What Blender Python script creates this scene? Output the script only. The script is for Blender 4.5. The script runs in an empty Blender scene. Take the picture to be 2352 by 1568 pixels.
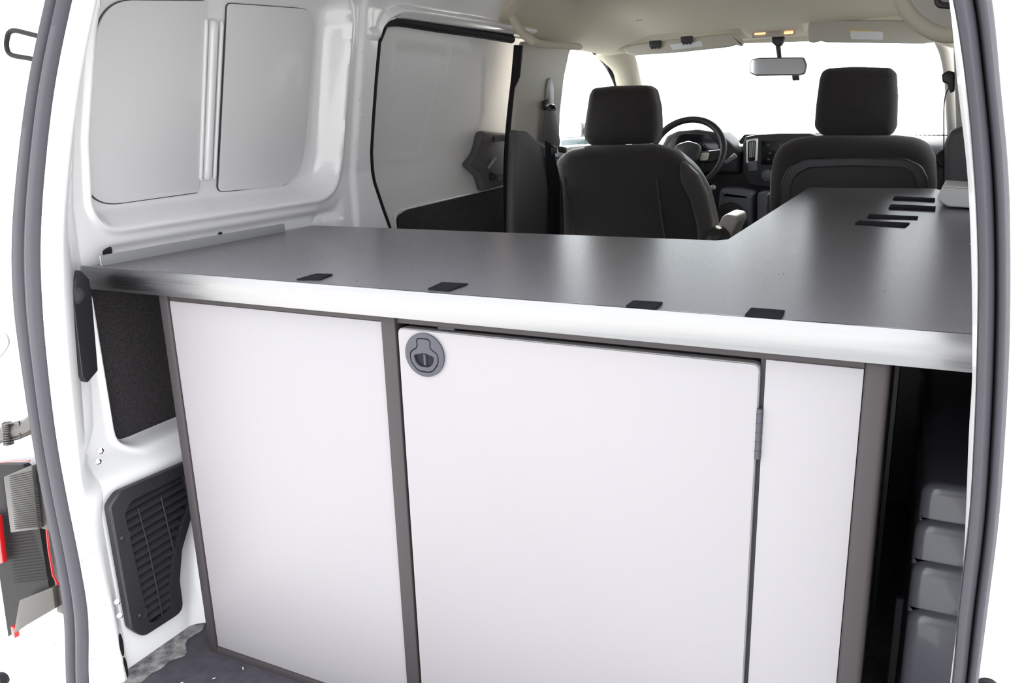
import bpy, math, random
import numpy as np
from mathutils import Vector, Matrix, noise

random.seed(4)
SC = bpy.context.scene
COL = SC.collection

# ------------------------------------------------------------------ camera, world, sun, exposure
cam = bpy.data.cameras.new('camera')
cam.sensor_width = 36.0
cam.lens = 28.5816
cam.clip_start = 0.02
cam.clip_end = 300
camo = bpy.data.objects.new('camera', cam)
COL.objects.link(camo)
camo.matrix_world = Matrix(((0.8954257, -0.0916891, 0.4356672, 0.00000), (0.4443304, 0.2455596, -0.8615515, -0.87253), (-0.0279874, 0.9650355, 0.2606206, 0.90930), (0, 0, 0, 1)))
SC.camera = camo
SC.view_settings.view_transform = 'Standard'
SC.view_settings.look = 'None'
SC.view_settings.gamma = 1.0
SC.view_settings.use_curve_mapping = False
SC.view_settings.exposure = 0.0
SC.cycles.max_bounces = 10
SC.cycles.sample_clamp_indirect = 6.0

w = bpy.data.worlds.new('sky')
SC.world = w
w.use_nodes = True
bg = w.node_tree.nodes['Background']
bg.inputs[0].default_value = (0.94, 0.965, 1.0, 1)
bg.inputs[1].default_value = 3.6

sd = bpy.data.lights.new('sun', 'SUN')
sd.energy = 12.0
sd.color = (1.0, 0.95, 0.86)
sd.angle = 0.009
so = bpy.data.objects.new('sun', sd)
COL.objects.link(so)
so.rotation_euler = Vector((0.30, -0.85, -0.48)).to_track_quat('-Z', 'Y').to_euler()

# ------------------------------------------------------------------ materials
def srgb(r, g, b):
    f = lambda c: (c/255/12.92) if c/255 <= 0.04045 else ((c/255+0.055)/1.055)**2.4
    return (f(r), f(g), f(b), 1)

def mat(name, col, rough=0.5, metal=0.0, coat=0.0, var=0.0, vscale=20.0, bump=0.0, bscale=200.0,
        stretch=None, sheen=0.0, ior=None, rvar=0.0, rscale=None, spec=0.5):

    m = bpy.data.materials.new(name)
    m.use_nodes = True
    nt = m.node_tree
    b = nt.nodes['Principled BSDF']
    b.inputs['Base Color'].default_value = col
    b.inputs['Roughness'].default_value = rough
    b.inputs['Metallic'].default_value = metal
    b.inputs['Coat Weight'].default_value = coat
    b.inputs['Coat Roughness'].default_value = 0.06
    b.inputs['Specular IOR Level'].default_value = spec
    if ior: b.inputs['IOR'].default_value = ior
    if sheen:
        b.inputs['Sheen Weight'].default_value = sheen
        b.inputs['Sheen Roughness'].default_value = 0.6
    def coords(sc):
        tc = nt.nodes.new('ShaderNodeTexCoord')
        mp = nt.nodes.new('ShaderNodeMapping')
        nt.links.new(tc.outputs['Object'], mp.inputs[0])
        if stretch: mp.inputs['Scale'].default_value = stretch
        n = nt.nodes.new('ShaderNodeTexNoise')
        n.inputs['Scale'].default_value = sc
        n.inputs['Detail'].default_value = 5
        n.inputs['Roughness'].default_value = 0.6
        nt.links.new(mp.outputs[0], n.inputs['Vector'])
        return n
    if var:
        n = coords(vscale)
        mx = nt.nodes.new('ShaderNodeMix'); mx.data_type = 'RGBA'
        mx.inputs[6].default_value = tuple(c*(1-var) for c in col[:3]) + (1,)
        mx.inputs[7].default_value = tuple(min(1, c*(1+var)) for c in col[:3]) + (1,)
        mr = nt.nodes.new('ShaderNodeMapRange')
        mr.inputs[1].default_value = 0.3; mr.inputs[2].default_value = 0.7
        nt.links.new(n.outputs[0], mr.inputs[0])
        nt.links.new(mr.outputs[0], mx.inputs[0])
        nt.links.new(mx.outputs[2], b.inputs['Base Color'])
    if rvar:
        n = coords(rscale or vscale)
        mr = nt.nodes.new('ShaderNodeMapRange')
        mr.inputs[1].default_value = 0.3; mr.inputs[2].default_value = 0.7
        mr.inputs[3].default_value = max(0.02, rough-rvar); mr.inputs[4].default_value = rough+rvar
        nt.links.new(n.outputs[0], mr.inputs[0])
        nt.links.new(mr.outputs[0], b.inputs['Roughness'])
    if bump:
        n = coords(bscale)
        bp = nt.nodes.new('ShaderNodeBump')
        bp.inputs['Strength'].default_value = bump
        bp.inputs['Distance'].default_value = 0.002
        nt.links.new(n.outputs[0], bp.inputs['Height'])
        nt.links.new(bp.outputs[0], b.inputs['Normal'])
    return m

M = {}
M['paint'] = mat('white_body_paint', (0.87, 0.862, 0.868, 1), 0.32, coat=0.8, bump=0.02, bscale=60)
M['door_paint'] = mat('white_door_paint', (0.80, 0.79, 0.79, 1), 0.45, coat=0.12, bump=0.02, bscale=60)
M['paint_out'] = mat('white_outer_paint', (0.86, 0.86, 0.86, 1), 0.3, coat=1.0)
M['insert'] = mat('pale_insert_panel', (0.74, 0.735, 0.74, 1), 0.42, coat=0.15, bump=0.05, bscale=400)
M['laminate'] = mat('grey_laminate', (0.150, 0.145, 0.165, 1), 0.27, var=0.22, vscale=900, bump=0.05, bscale=700, ior=1.47)
M['lip'] = mat('grey_painted_lip', (0.30, 0.30, 0.30, 1), 0.4)
M['alu'] = mat('brushed_aluminium', (0.28, 0.28, 0.285, 1), 0.30, metal=1.0, var=0.07, vscale=2.2, rvar=0.12,
               stretch=(1.2, 40, 40), bump=0.03, bscale=14)
M['panel_white'] = mat('white_cabinet_laminate', (0.262, 0.251, 0.262, 1), 0.42, bump=0.03, bscale=500)
M['extrusion'] = mat('grey_extrusion', (0.040, 0.034, 0.036, 1), 0.5, metal=0.0, spec=0.3)
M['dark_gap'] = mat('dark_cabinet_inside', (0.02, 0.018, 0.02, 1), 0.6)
M['ply_edge'] = mat('door_edge', (0.20, 0.19, 0.19, 1), 0.5)
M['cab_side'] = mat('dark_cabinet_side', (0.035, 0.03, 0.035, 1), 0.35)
M['black_plastic'] = mat('black_plastic', (0.022, 0.020, 0.024, 1), 0.45, bump=0.08, bscale=600)
M['latch'] = mat('latch_grey', (0.050, 0.050, 0.062, 1), 0.4, spec=0.35)
M['latch_dark'] = mat('latch_cup', (0.006, 0.007, 0.012, 1), 0.4, spec=0.15)
M['velcro'] = mat('hook_tape', (0.018, 0.018, 0.024, 1), 0.9, bump=0.6, bscale=900, spec=0.08)
M['rubber'] = mat('rubber_seal', (0.060, 0.056, 0.068, 1), 0.5, bump=0.08, bscale=500)
M['rubber_dark'] = mat('rubber_dark', (0.015, 0.013, 0.016, 1), 0.6, spec=0.15)
M['carpet'] = mat('charcoal_carpet', (0.030, 0.026, 0.028, 1), 0.95, var=0.65, vscale=260, bump=1.0, bscale=420)
M['floor_carpet'] = mat('floor_carpet', (0.040, 0.037, 0.048, 1), 0.95, var=0.35, vscale=30, bump=1.0, bscale=350)
M['dirt'] = mat('dusty_edge', (0.17, 0.165, 0.165, 1), 0.9, var=0.8, vscale=45, bump=0.8, bscale=90)
M['fabric'] = mat('seat_fabric', (0.030, 0.026, 0.027, 1), 0.9, var=0.3, vscale=500, bump=0.5, bscale=600, sheen=0.15)
M['fabric_side'] = mat('seat_side_fabric', (0.065, 0.060, 0.060, 1), 0.9, var=0.2, vscale=500, bump=0.4, bscale=600, sheen=0.1)
M['seat_plastic'] = mat('seat_back_plastic', (0.018, 0.017, 0.022, 1), 0.45, bump=0.1, bscale=500)
M['armrest'] = mat('armrest_vinyl', (0.50, 0.48, 0.44, 1), 0.6)
M['headliner'] = mat('beige_headliner', (0.58, 0.53, 0.43, 1), 0.95, bump=0.2, bscale=400)
M['beige'] = mat('beige_trim', (0.47, 0.445, 0.40, 1), 0.6)
M['grey_trim'] = mat('grey_trim', (0.085, 0.080, 0.085, 1), 0.55, bump=0.1, bscale=500)
M['dash'] = mat('dashboard_plastic', (0.030, 0.031, 0.037, 1), 0.5, bump=0.15, bscale=500)
M['dash_low'] = mat('lower_dash_grey', (0.12, 0.125, 0.15, 1), 0.5)
M['door_upper'] = mat('pale_blue_grey_trim', (0.30, 0.36, 0.38, 1), 0.5)
M['silver'] = mat('silver_trim', (0.62, 0.63, 0.62, 1), 0.3, metal=0.6)
M['screen'] = mat('dark_screen', (0.01, 0.01, 0.014, 1), 0.12)
M['dial'] = mat('dial_print', (0.10, 0.10, 0.13, 1), 0.5)
M['chrome'] = mat('chrome', (0.8, 0.8, 0.8, 1), 0.12, metal=1.0)
M['mirror'] = mat('mirror_glass', (0.75, 0.76, 0.76, 1), 0.05, metal=1.0)
M['steel'] = mat('zinc_steel', (0.10, 0.095, 0.09, 1), 0.4, metal=0.8)
M['red'] = mat('red_lens', (0.55, 0.012, 0.015, 1), 0.2, coat=0.5)
M['lamp_back'] = mat('lamp_housing', (0.010, 0.009, 0.011, 1), 0.5, spec=0.12, bump=0.1, bscale=300)
M['lamp_rib'] = mat('smoked_lamp_lens', (0.065, 0.060, 0.055, 1), 0.4, spec=0.25)
M['white_box'] = mat('white_plastic', (0.72, 0.72, 0.72, 1), 0.45)
M['sticker'] = mat('white_sticker', (0.70, 0.70, 0.76, 1), 0.5)
M['sticker_yellow'] = mat('yellow_sticker_band', (0.70, 0.52, 0.12, 1), 0.5)
M['ground'] = mat('pale_concrete', (0.72, 0.715, 0.70, 1), 0.9, var=0.1, vscale=2)
M['housing'] = mat('shaded_housing_paint', (0.17, 0.17, 0.20, 1), 0.3, coat=0.5)  # white paint of the wheel housing, with its deep shade put into the grey
def glass(name, tint):
    m = bpy.data.materials.new(name); m.use_nodes = True
    nt = m.node_tree; nt.nodes.clear()
    o = nt.nodes.new('ShaderNodeOutputMaterial')
    t = nt.nodes.new('ShaderNodeBsdfTransparent'); t.inputs[0].default_value = tint
    g = nt.nodes.new('ShaderNodeBsdfGlossy'); g.inputs['Roughness'].default_value = 0.02
    lw = nt.nodes.new('ShaderNodeLayerWeight'); lw.inputs[0].default_value = 0.5
    pw = nt.nodes.new('ShaderNodeMath'); pw.operation = 'POWER'; pw.inputs[1].default_value = 5.0
    nt.links.new(lw.outputs['Facing'], pw.inputs[0])
    fr = nt.nodes.new('ShaderNodeMath'); fr.operation = 'MULTIPLY_ADD'; fr.inputs[1].default_value = 0.90; fr.inputs[2].default_value = 0.05
    nt.links.new(pw.outputs[0], fr.inputs[0])
    mx = nt.nodes.new('ShaderNodeMixShader')
    nt.links.new(fr.outputs[0], mx.inputs[0]); nt.links.new(t.outputs[0], mx.inputs[1]); nt.links.new(g.outputs[0], mx.inputs[2])
    nt.links.new(mx.outputs[0], o.inputs[0])
    return m
M['glass'] = glass('clear_glass', (0.93, 0.96, 0.95, 1))
M['glass_band'] = glass('tinted_band_glass', (0.72, 0.84, 0.86, 1))
def emit(name, col, s):
    m = bpy.data.materials.new(name); m.use_nodes = True
    b = m.node_tree.nodes['Principled BSDF']
    b.inputs['Base Color'].default_value = col
    b.inputs['Emission Color'].default_value = col
    b.inputs['Emission Strength'].default_value = s
    return m
M['lit_lamp'] = emit('lit_map_lamp', (1.0, 0.42, 0.20, 1), 2.2)

# ------------------------------------------------------------------ builders
def root(name, loc, label=None, cat=None, group=None, kind=None):
    o = bpy.data.objects.new(name, None)
    o.empty_display_size = 0.05
    COL.objects.link(o)
    o.location = loc
    return tag(o, label, cat, group, kind)

def tag(o, label=None, cat=None, group=None, kind=None):
    if label: o['label'] = label
    if cat: o['category'] = cat
    if group: o['group'] = group
    if kind: o['kind'] = kind
    return o

def world_loc(o):
    v = Vector(o.location)
    while o.parent:
        o = o.parent; v = v + Vector(o.location)
    return v

def mesh(name, V, F, m, parent=None, smooth=True, angle=35, origin=None, label=None):
    me = bpy.data.meshes.new(name)
    org = Vector(origin) if origin is not None else Vector((0, 0, 0))
    if origin is None:
        n = len(V); org = Vector((sum(v[0] for v in V)/n, sum(v[1] for v in V)/n, sum(v[2] for v in V)/n))
    me.from_pydata([tuple(Vector(v)-org) for v in V], [], F)
    import bmesh
    bm = bmesh.new(); bm.from_mesh(me)
    bmesh.ops.remove_doubles(bm, verts=bm.verts, dist=1e-6)
    bmesh.ops.recalc_face_normals(bm, faces=bm.faces)
    bm.to_mesh(me); bm.free()
    me.materials.append(m)
    if smooth:
        me.polygons.foreach_set('use_smooth', [True]*len(me.polygons))
        try: me.set_sharp_from_angle(angle=math.radians(angle))
        except Exception: pass
    o = bpy.data.objects.new(name, me)
    COL.objects.link(o)
    if parent:
        o.parent = parent
        o.location = org - world_loc(parent)
    else:
        o.location = org
    if label: o['label'] = label
    return o

def join(*parts):
    V, F = [], []
    for v, f in parts:
        k = len(V); V += list(v); F += [tuple(i+k for i in q) for q in f]
    return V, F

def rounded(poly, r, seg=5):
    out = []; n = len(poly)
    rs = r if isinstance(r, (list, tuple)) else [r]*n
    for i in range(n):
        p0, p, p1 = Vector(poly[i-1]), Vector(poly[i]), Vector(poly[(i+1) % n])
        a, b = (p0-p), (p1-p)
        la, lb = a.length, b.length
        a.normalize(); b.normalize()
        ang = a.angle(b) if la and lb else math.pi
        if rs[i] <= 0 or ang > math.radians(174): out.append(tuple(p)); continue
        d = min(rs[i]/math.tan(ang/2), 0.48*la, 0.48*lb)
        s, e = p+a*d, p+b*d
        for k in range(seg+1):
            t = k/seg
            q = s*(1-t)**2 + p*2*t*(1-t) + e*t*t
            out.append(tuple(q))
    return out

def offset(poly, d):
    n = len(poly); out = []
    area = sum(poly[i-1][0]*poly[i][1]-poly[i][0]*poly[i-1][1] for i in range(n))
    s = 1 if area > 0 else -1
    for i in range(n):
        p0, p, p1 = Vector(poly[i-1]), Vector(poly[i]), Vector(poly[(i+1) % n])
        a = (p-p0); b = (p1-p)
        if a.length < 1e-9: a = b
        if b.length < 1e-9: b = a
        a.normalize(); b.normalize()
        n1 = Vector((-a.y, a.x))*s; n2 = Vector((-b.y, b.x))*s
        nn = n1+n2
        if nn.length < 1e-6: nn = n1
        nn.normalize()
        k = d/max(0.5, nn.dot(n1))
        out.append((p.x+nn.x*k, p.y+nn.y*k))
    return out

def slab(poly, depth, r=0.0, fr=None, seg=4, dome=0.0, hole=None):
    """poly 2D outline; fr(a,b,d)->3D; depth along d; r edge rounding; dome bulges both caps"""
    rings = []
    prof = []
    if r > 0:
        for k in range(seg+1):
            t = k/seg*math.pi/2
            prof.append((r*(1-math.sin(t)), r*(1-math.cos(t))))
        prof2 = [(i, depth-d) for i, d in reversed(prof)]
        prof = prof+prof2
    else:
        prof = [(0, 0), (0, depth)]
    V = []; F = []; n = len(poly)
    for ins, d in prof:
        pp = offset(poly, ins) if ins > 1e-9 else poly
        V += [fr(a, b, d) for a, b in pp]
    for j in range(len(prof)-1):
        for i in range(n):
            F.append((j*n+i, j*n+(i+1) % n, (j+1)*n+(i+1) % n, (j+1)*n+i))
    cx = sum(p[0] for p in poly)/n; cy = sum(p[1] for p in poly)/n
    if dome:
        for side, base in ((-1, 0), (1, len(prof)-1)):
            last = base*n
            pp = offset(poly, prof[0][0])
            d0 = prof[base][1]
            for k in range(1, 6):
                t = 1-k/6.0
                st = len(V)
                V += [fr(cx+(a-cx)*t, cy+(b-cy)*t, d0+side*dome*(1-t**2)) for a, b in pp]
                for i in range(n): F.append((last+i, last+(i+1) % n, st+(i+1) % n, st+i))
                last = st
            V.append(fr(cx, cy, d0+side*dome)); c = len(V)-1
            for i in range(n): F.append((last+i, last+(i+1) % n, c))
    else:
        F.append(tuple(range(n))); F.append(tuple(range((len(prof)-1)*n, len(prof)*n)))
    return V, F

def FX(x, s=1):   # outline in (y,z), depth along s*x
    return lambda a, b, d: (x+s*d, a, b)
def FY(y, s=1):
    return lambda a, b, d: (a, y+s*d, b)
def FZ(z, s=1):
    return lambda a, b, d: (a, b, z+s*d)
def xz(P): return [(p[0], p[2]) for p in P]
def yz(P): return [(p[1], p[2]) for p in P]
def xy(P): return [(p[0], p[1]) for p in P]
def rect(a0, a1, b0, b1): return [(a0, b0), (a1, b0), (a1, b1), (a0, b1)]

def box(x0, x1, y0, y1, z0, z1, r=0.0, seg=2):
    return slab(rounded(rect(x0, x1, y0, y1), r, 3) if r else rect(x0, x1, y0, y1), z1-z0, r*0.7, FZ(z0), seg)

def tube(path, rad, n=10, closed=False, flat=1.0):
    P = [Vector(p) for p in path]; V = []; F = []
    up = Vector((0, 0, 1)); prev = None
    m = len(P)
    for i, p in enumerate(P):
        if closed: t = P[(i+1) % m]-P[i-1]
        else: t = P[min(i+1, m-1)]-P[max(i-1, 0)]
        t.normalize()
        if prev is None:
            a = t.cross(up)
            if a.length < 0.1: a = t.cross(Vector((1, 0, 0)))
        else:
            a = prev - t*prev.dot(t)
        a.normalize(); b = t.cross(a); prev = a
        rr = rad[i] if isinstance(rad, (list, tuple)) else rad
        for k in range(n):
            c = math.cos(2*math.pi*k/n)*rr; s = math.sin(2*math.pi*k/n)*rr*flat
            V.append(tuple(p+a*c+b*s))
    for i in range(m if closed else m-1):
        j = (i+1) % m
        for k in range(n):
            F.append((i*n+k, i*n+(k+1) % n, j*n+(k+1) % n, j*n+k))
    if not closed:
        F.append(tuple(range(n))); F.append(tuple(range((m-1)*n, m*n)))
    return V, F

def smooth_path(P, n=8):
    P = [Vector(p) for p in P]; out = []
    for i in range(len(P)-1):
        p0 = P[max(i-1, 0)]; p1 = P[i]; p2 = P[i+1]; p3 = P[min(i+2, len(P)-1)]
        for k in range(n):
            t = k/n
            out.append(0.5*((2*p1)+(p2-p0)*t+(2*p0-5*p1+4*p2-p3)*t*t+(3*p1-p0-3*p2+p3)*t**3))
    out.append(P[-1])
    return [tuple(v) for v in out]

def lathe(prof, c, axis=(0, -1, 0), n=24):
    ax = Vector(axis).normalized()
    u = ax.cross(Vector((0.01, 0.02, 1))); u.normalize(); v = ax.cross(u)
    V = []; F = []
    for r, h in prof:
        for k in range(n):
            t = 2*math.pi*k/n
            V.append(tuple(Vector(c)+ax*h+u*math.cos(t)*r+v*math.sin(t)*r))
    for j in range(len(prof)-1):
        for k in range(n): F.append((j*n+k, j*n+(k+1) % n, (j+1)*n+(k+1) % n, (j+1)*n+k))
    F.append(tuple(range(n))); F.append(tuple(range((len(prof)-1)*n, len(prof)*n)))
    return V, F

def loft(lines):
    n = len(lines[0]); V = []; F = []
    for l in lines: V += [tuple(p) for p in l]
    for j in range(len(lines)-1):
        for i in range(n-1):
            F.append((j*n+i, j*n+i+1, (j+1)*n+i+1, (j+1)*n+i))
    return V, F

def interp_z(P, zs):
    P = sorted(P, key=lambda p: p[2])
    Z = [p[2] for p in P]
    # smooth cubic through the samples
    Q = smooth_path(P, 6); Z = [q[2] for q in Q]
    return [np.interp(z, Z, [q[0] for q in Q]) for z in zs], [np.interp(z, Z, [q[1] for q in Q]) for z in zs]

def ss(a, b, x):
    t = np.clip((x-a)/(b-a), 0, 1); return t*t*(3-2*t)

def sdf(poly, Y, Z):
    """signed distance, positive inside"""
    d = np.full(Y.shape, 1e9); ins = np.zeros(Y.shape, bool)
    n = len(poly)
    for i in range(n):
        ax, ay = poly[i-1]; bx, by = poly[i]
        ex, ey = bx-ax, by-ay
        t = np.clip(((Y-ax)*ex+(Z-ay)*ey)/(ex*ex+ey*ey+1e-12), 0, 1)
        d = np.minimum(d, np.hypot(Y-ax-t*ex, Z-ay-t*ey))
        c = ((ay > Z) != (by > Z)) & (Y < (bx-ax)*(Z-ay)/((by-ay) if abs(by-ay) > 1e-12 else 1e-12)+ax)
        ins ^= c
    return np.where(ins, d, -d)

CX = -0.57     # the middle of the van

# ------------------------------------------------------------------ ground outside
g = mesh('ground', *box(-40, 40, -40, 40, -0.62, -0.52), M['ground'], smooth=False)
tag(g, kind='structure')

# ------------------------------------------------------------------ van floor
fl = mesh('floor', *box(-1.20, 0.20, -0.16, 3.2, -0.06, -0.004), M['paint'], smooth=False)
tag(fl, kind='structure')
# carpet mat with an uneven left edge
edge = []
for k in range(60):
    y = -0.135 + 3.0*k/59
    e = -1.128 - 0.030*ss(-0.02, 0.06, y) + 0.012*noise.noise((y*22, 0.3, 0))
    edge.append((e if y < 0.4 else -1.15, y))
out = [(0.12, -0.135)] + [(0.12, 2.8)] + list(reversed(edge))
mesh('carpet_mat', *slab(out, 0.006, 0, FZ(-0.003)), M['floor_carpet'], fl, smooth=False)
# dusty strip between the carpet and the wall
V, F = [], []
for k in range(40):
    y = -0.12 + 0.36*k/39
    V += [(-1.205, y, 0.0035+0.004*noise.noise((y*30, 1, 2))), (-1.165+0.012*noise.noise((y*25, 5, 1)), y, 0.004),
          (-1.118+0.022*noise.noise((y*30, 9, 4))-0.03*ss(-0.02, .06, y), y, 0.0037)]
for k in range(39):
    for j in range(2): F.append((k*3+j, k*3+j+1, k*3+j+4, k*3+j+3))
d = mesh('dust', V, F, M['dirt'], fl); tag(d, kind='stuff')
mesh('sill', *box(-1.15, 0.05, -0.22, -0.135, -0.10, -0.02, 0.01), M['paint'], fl)
# short straws on the carpet
V, F = join(tube([(-1.055, -0.085, 0.006), (-1.05, -0.072, 0.006)], 0.0008, 5),
            tube([(-1.01, -0.045, 0.006), (-1.008, -0.041, 0.006)], 0.0008, 5),
            tube([(-0.985, 0.0, 0.006), (-0.98, -0.004, 0.006)], 0.0008, 5))
tag(mesh('lint', V, F, M['white_box'], fl), kind='stuff')

# ------------------------------------------------------------------ left wall (pressed steel)
REC = rounded([(0.036, 0.900), (0.036, 0.748), (0.700, 0.748), (0.708, 1.126), (0.69, 1.195), (0.085, 1.195), (0.056, 1.06)], [0, 0.06, 0.10, 0.06, 0.05, 0.08, 0.05], 10)
EDGE = [(0.62, 0.00), (0.70, 0.30), (0.80, 0.52), (0.875, 0.645), (0.848, 0.701), (0.818, 0.771), (0.802, 0.847), (0.800, 0.919), (0.800, 1.018), (0.803, 1.096)]
DEDGE = [(-0.085, -0.02), (-0.082, 0.10), (-0.080, 0.20), (-0.078, 0.29), (-0.060, 0.36), (-0.024, 0.42), (-0.014, 0.50), (-0.004, 0.62), (0.004, 0.706), (0.006, 0.763), (0.010, 0.846),
         (0.020, 0.95), (0.032, 1.052), (0.044, 1.121), (0.09, 1.30)]
POCK = [(0.60, 0.70), (0.70, 0.70), (0.70, 0.745), (0.62, 0.735)]
CARP = rounded([(0.012, 0.683), (0.45, 0.683), (0.45, 0.372)] + yz([(-1.2500,0.0108,0.3650), (-1.2500,0.0112,0.5219)]), [0, 0, 0, 0.045, 0], 10)
def wall_x(Y, Z):
    x = -1.24 + 0.18*np.maximum(0, Z-0.8) + 0.0*Y
    x = x + 0.5*np.maximum(0, Z-1.17)**1.2
    d = sdf(REC, Y, Z)
    x = x - 0.052*ss(0.0, 0.036, d) - 0.004*ss(0.036, 0.045, d)
    x = x + 0.006*ss(-0.012, 0.0, d)*(1-ss(0.0, 0.012, d))
    # pillar ridge in front of the side door
    x = x + 0.010*ss(0.735, 0.752, Y)*ss(0.50, 0.58, Z)
    x = x - 0.006*ss(-0.010, 0.022, sdf(POCK, Y, Z))
    # ledge just over the worktop
    x = x - 0.010*ss(0.0, 0.015, 0.728-Z)*ss(0.0, 0.02, Z-0.60)*ss(0.03, 0.08, Y)*ss(0.70, 0.64, Y)
    # below the worktop: lined opening, sill ledge, then the body stands inwards
    dc = sdf(CARP, Y, Z)
    x = x - 0.030*ss(0.000, 0.007, dc) + 0.006*ss(-0.014, -0.002, dc)*(1-ss(-0.002, 0.002, dc))*ss(0.0, 0.02, 0.66-Z)
    x = x + 0.060*ss(0.0, 0.055, 0.385-Z) + 0.010*ss(0.33, 0.0, Z)
    x = x + 0.045*ss(0.075, 0.13, Y+0.18*(0.15-Z))*ss(0.31, 0.22, Z)
    return x

zs = np.concatenate([np.linspace(-0.02, 0.34, 50), np.linspace(0.343, 0.68, 130), np.linspace(0.684, 1.10, 130)])
De = sorted(DEDGE, key=lambda p: p[1]); Ee = sorted(EDGE, key=lambda p: p[1])
NY = 260
yd = np.interp(zs, [p[1] for p in De], [p[0] for p in De])
ye = np.interp(zs, [p[1] for p in Ee], [p[0] for p in Ee])
U = np.linspace(0, 1, NY)**1.5
Yg = yd[:, None]*(1-U)+ye[:, None]*U
Zg = np.repeat(zs[:, None], NY, 1)
Xg = wall_x(Yg, Zg)
lines = [[(Xg[i, j], Yg[i, j], Zg[i, j]) for j in range(NY)] for i in range(len(zs))]
VA, FA = loft(lines)
# header part over the side door
yh = np.concatenate([np.linspace(0.04, 0.803, 120), np.linspace(0.806, 0.90, 30), np.linspace(0.905, 1.62, 50)])
zlow = np.where(yh < 0.803, 1.10, np.interp(yh, [0.803, 0.808, 0.824, 0.846, 0.875, 0.92, 1.199, 1.62], [1.10, 1.118, 1.136, 1.149, 1.157, 1.160, 1.164, 1.170]))
NZ = 50
lines = []
for t in np.linspace(0, 1, NZ):
    row = []
    for y, zl in zip(yh, zlow):
        z = zl*(1-t)+1.335*t
        x = float(wall_x(np.array([y]), np.array([z]))[0])
        if y > 0.75:
            k = ss(0.75, 0.86, y)
            h = z-zl
            # rounded lip rail over the door, then a step back above it
            x = x + float(k*(0.022*ss(0.0, 0.012, h)*(1-ss(0.016, 0.030, h))-0.004))
        row.append((x, y, z))
    lines.append(row)
VB, FB = loft(lines)
V, F = join((VA, FA), (VB, FB))
# outward return of the door opening
edgepath = [(float(wall_x(np.array([y]), np.array([z]))[0]), y, z) for y, z in zip(ye, zs)] + \
           [(float(wall_x(np.array([y]), np.array([z]))[0]), y, z) for y, z in zip(yh[120:], zlow[120:])]
lines = [edgepath, [(x-0.03, y+0.004, z) for x, y, z in edgepath], [(x-0.10, y+0.02, z+0.005) for x, y, z in edgepath]]
V, F = join((V, F), loft(lines))
wl = mesh('wall_left', V, F, M['paint'], angle=60, origin=(0, 0, 0)); tag(wl, kind='structure')
# outer skin that closes the side against the daylight
mesh('outer_skin', *loft([[(-1.42, 0.03, -0.3), (-1.42, 0.95, -0.3)], [(-1.42, 0.03, 0.8), (-1.42, 0.95, 0.8)], [(-1.34, 0.0, 1.25), (-1.34, 0.95, 1.25)], [(-1.1, 0.0, 1.40), (-1.1, 0.95, 1.40)]]),
     M['paint_out'], wl, smooth=False)

# flat insert panels with a dark seam round them
P1 = yz([(-1.2324,0.1082,1.1200), (-1.2283,0.3377,1.1429), (-1.2915,0.3179,0.7918), (-1.2924,0.0612,0.7866)])
P2 = yz([(-1.2281,0.3900,1.1438), (-1.2255,0.6509,1.1585), (-1.2932,0.6250,0.7823), (-1.2921,0.3707,0.7881)])
def FW(c, s=1): return lambda a, b, d: (c+0.18*(b-0.8)+s*d if b > 0.8 else c+s*d, a, b)
for P, rr in ((P1, [0.085, 0.010, 0.010, 0.065]), (P2, [0.010, 0.05, 0.095, 0.012])):
    Q = rounded(P, rr, 12)
    s_ = mesh('panel_seam', *slab(offset(Q, -0.0016), 0.003, 0, FW(-1.2955)), M['rubber'], wl, smooth=False)
    mesh('insert_panel', *slab(Q, 0.0065, 0.0012, FW(-1.2955), 2), M['insert'], wl)
# upright stamped beads between the inserts
for k, (t, r_) in enumerate(((0.08, 0.004), (0.5, 0.010), (0.92, 0.004))):
    y1 = 0.330+0.046*t; y0 = 0.318+0.043*t
    path = [(-1.291+(0.003 if k != 1 else 0)+0.18*max(0, z-0.8), y0+(y1-y0)*(z-0.82)/(1.11-0.82), z) for z in (0.815, 0.818, 0.824, 0.835, 0.90, 1.0, 1.09, 1.102, 1.108, 1.111)]
    rad = [r_*0.5, r_*0.8, r_]+[r_]*4+[r_, r_*0.8, r_*0.5]
    mesh('stamped_bead', *tube(path, rad, 12), M['paint'], wl)
# spot welds on the pillar
parts = []
for px in range(9):
    z = 0.80+0.034*px
    y = 0.752+0.006*math.sin(px*2.1)
    x = float(wall_x(np.array([y]), np.array([z]))[0])
    parts.append(lathe([(0.0035, 0), (0.003, 0.0012), (0.001, 0.0018)], (x, y, z), (1, 0, 0), 8))
tag(mesh('spot_welds', *join(*parts), M['paint'], wl), kind='stuff')
# dark holes
for (y, z, ra) in ((0.057, 0.716, 0.012), (0.321, 0.708, 0.006)):
    x = float(wall_x(np.array([y]), np.array([z]))[0])
    mesh('hole_plug', *lathe([(ra, 0), (ra, 0.0015), (ra*0.8, 0.0025)], (x-0.0005, y, z), (1, 0, 0), 20), M['black_plastic'], wl)
# carpet lining
mesh('carpet_lining', *slab(offset(CARP, 0.001), 0.009, 0.002, FX(-1.2705), 2), M['carpet'], wl)
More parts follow.
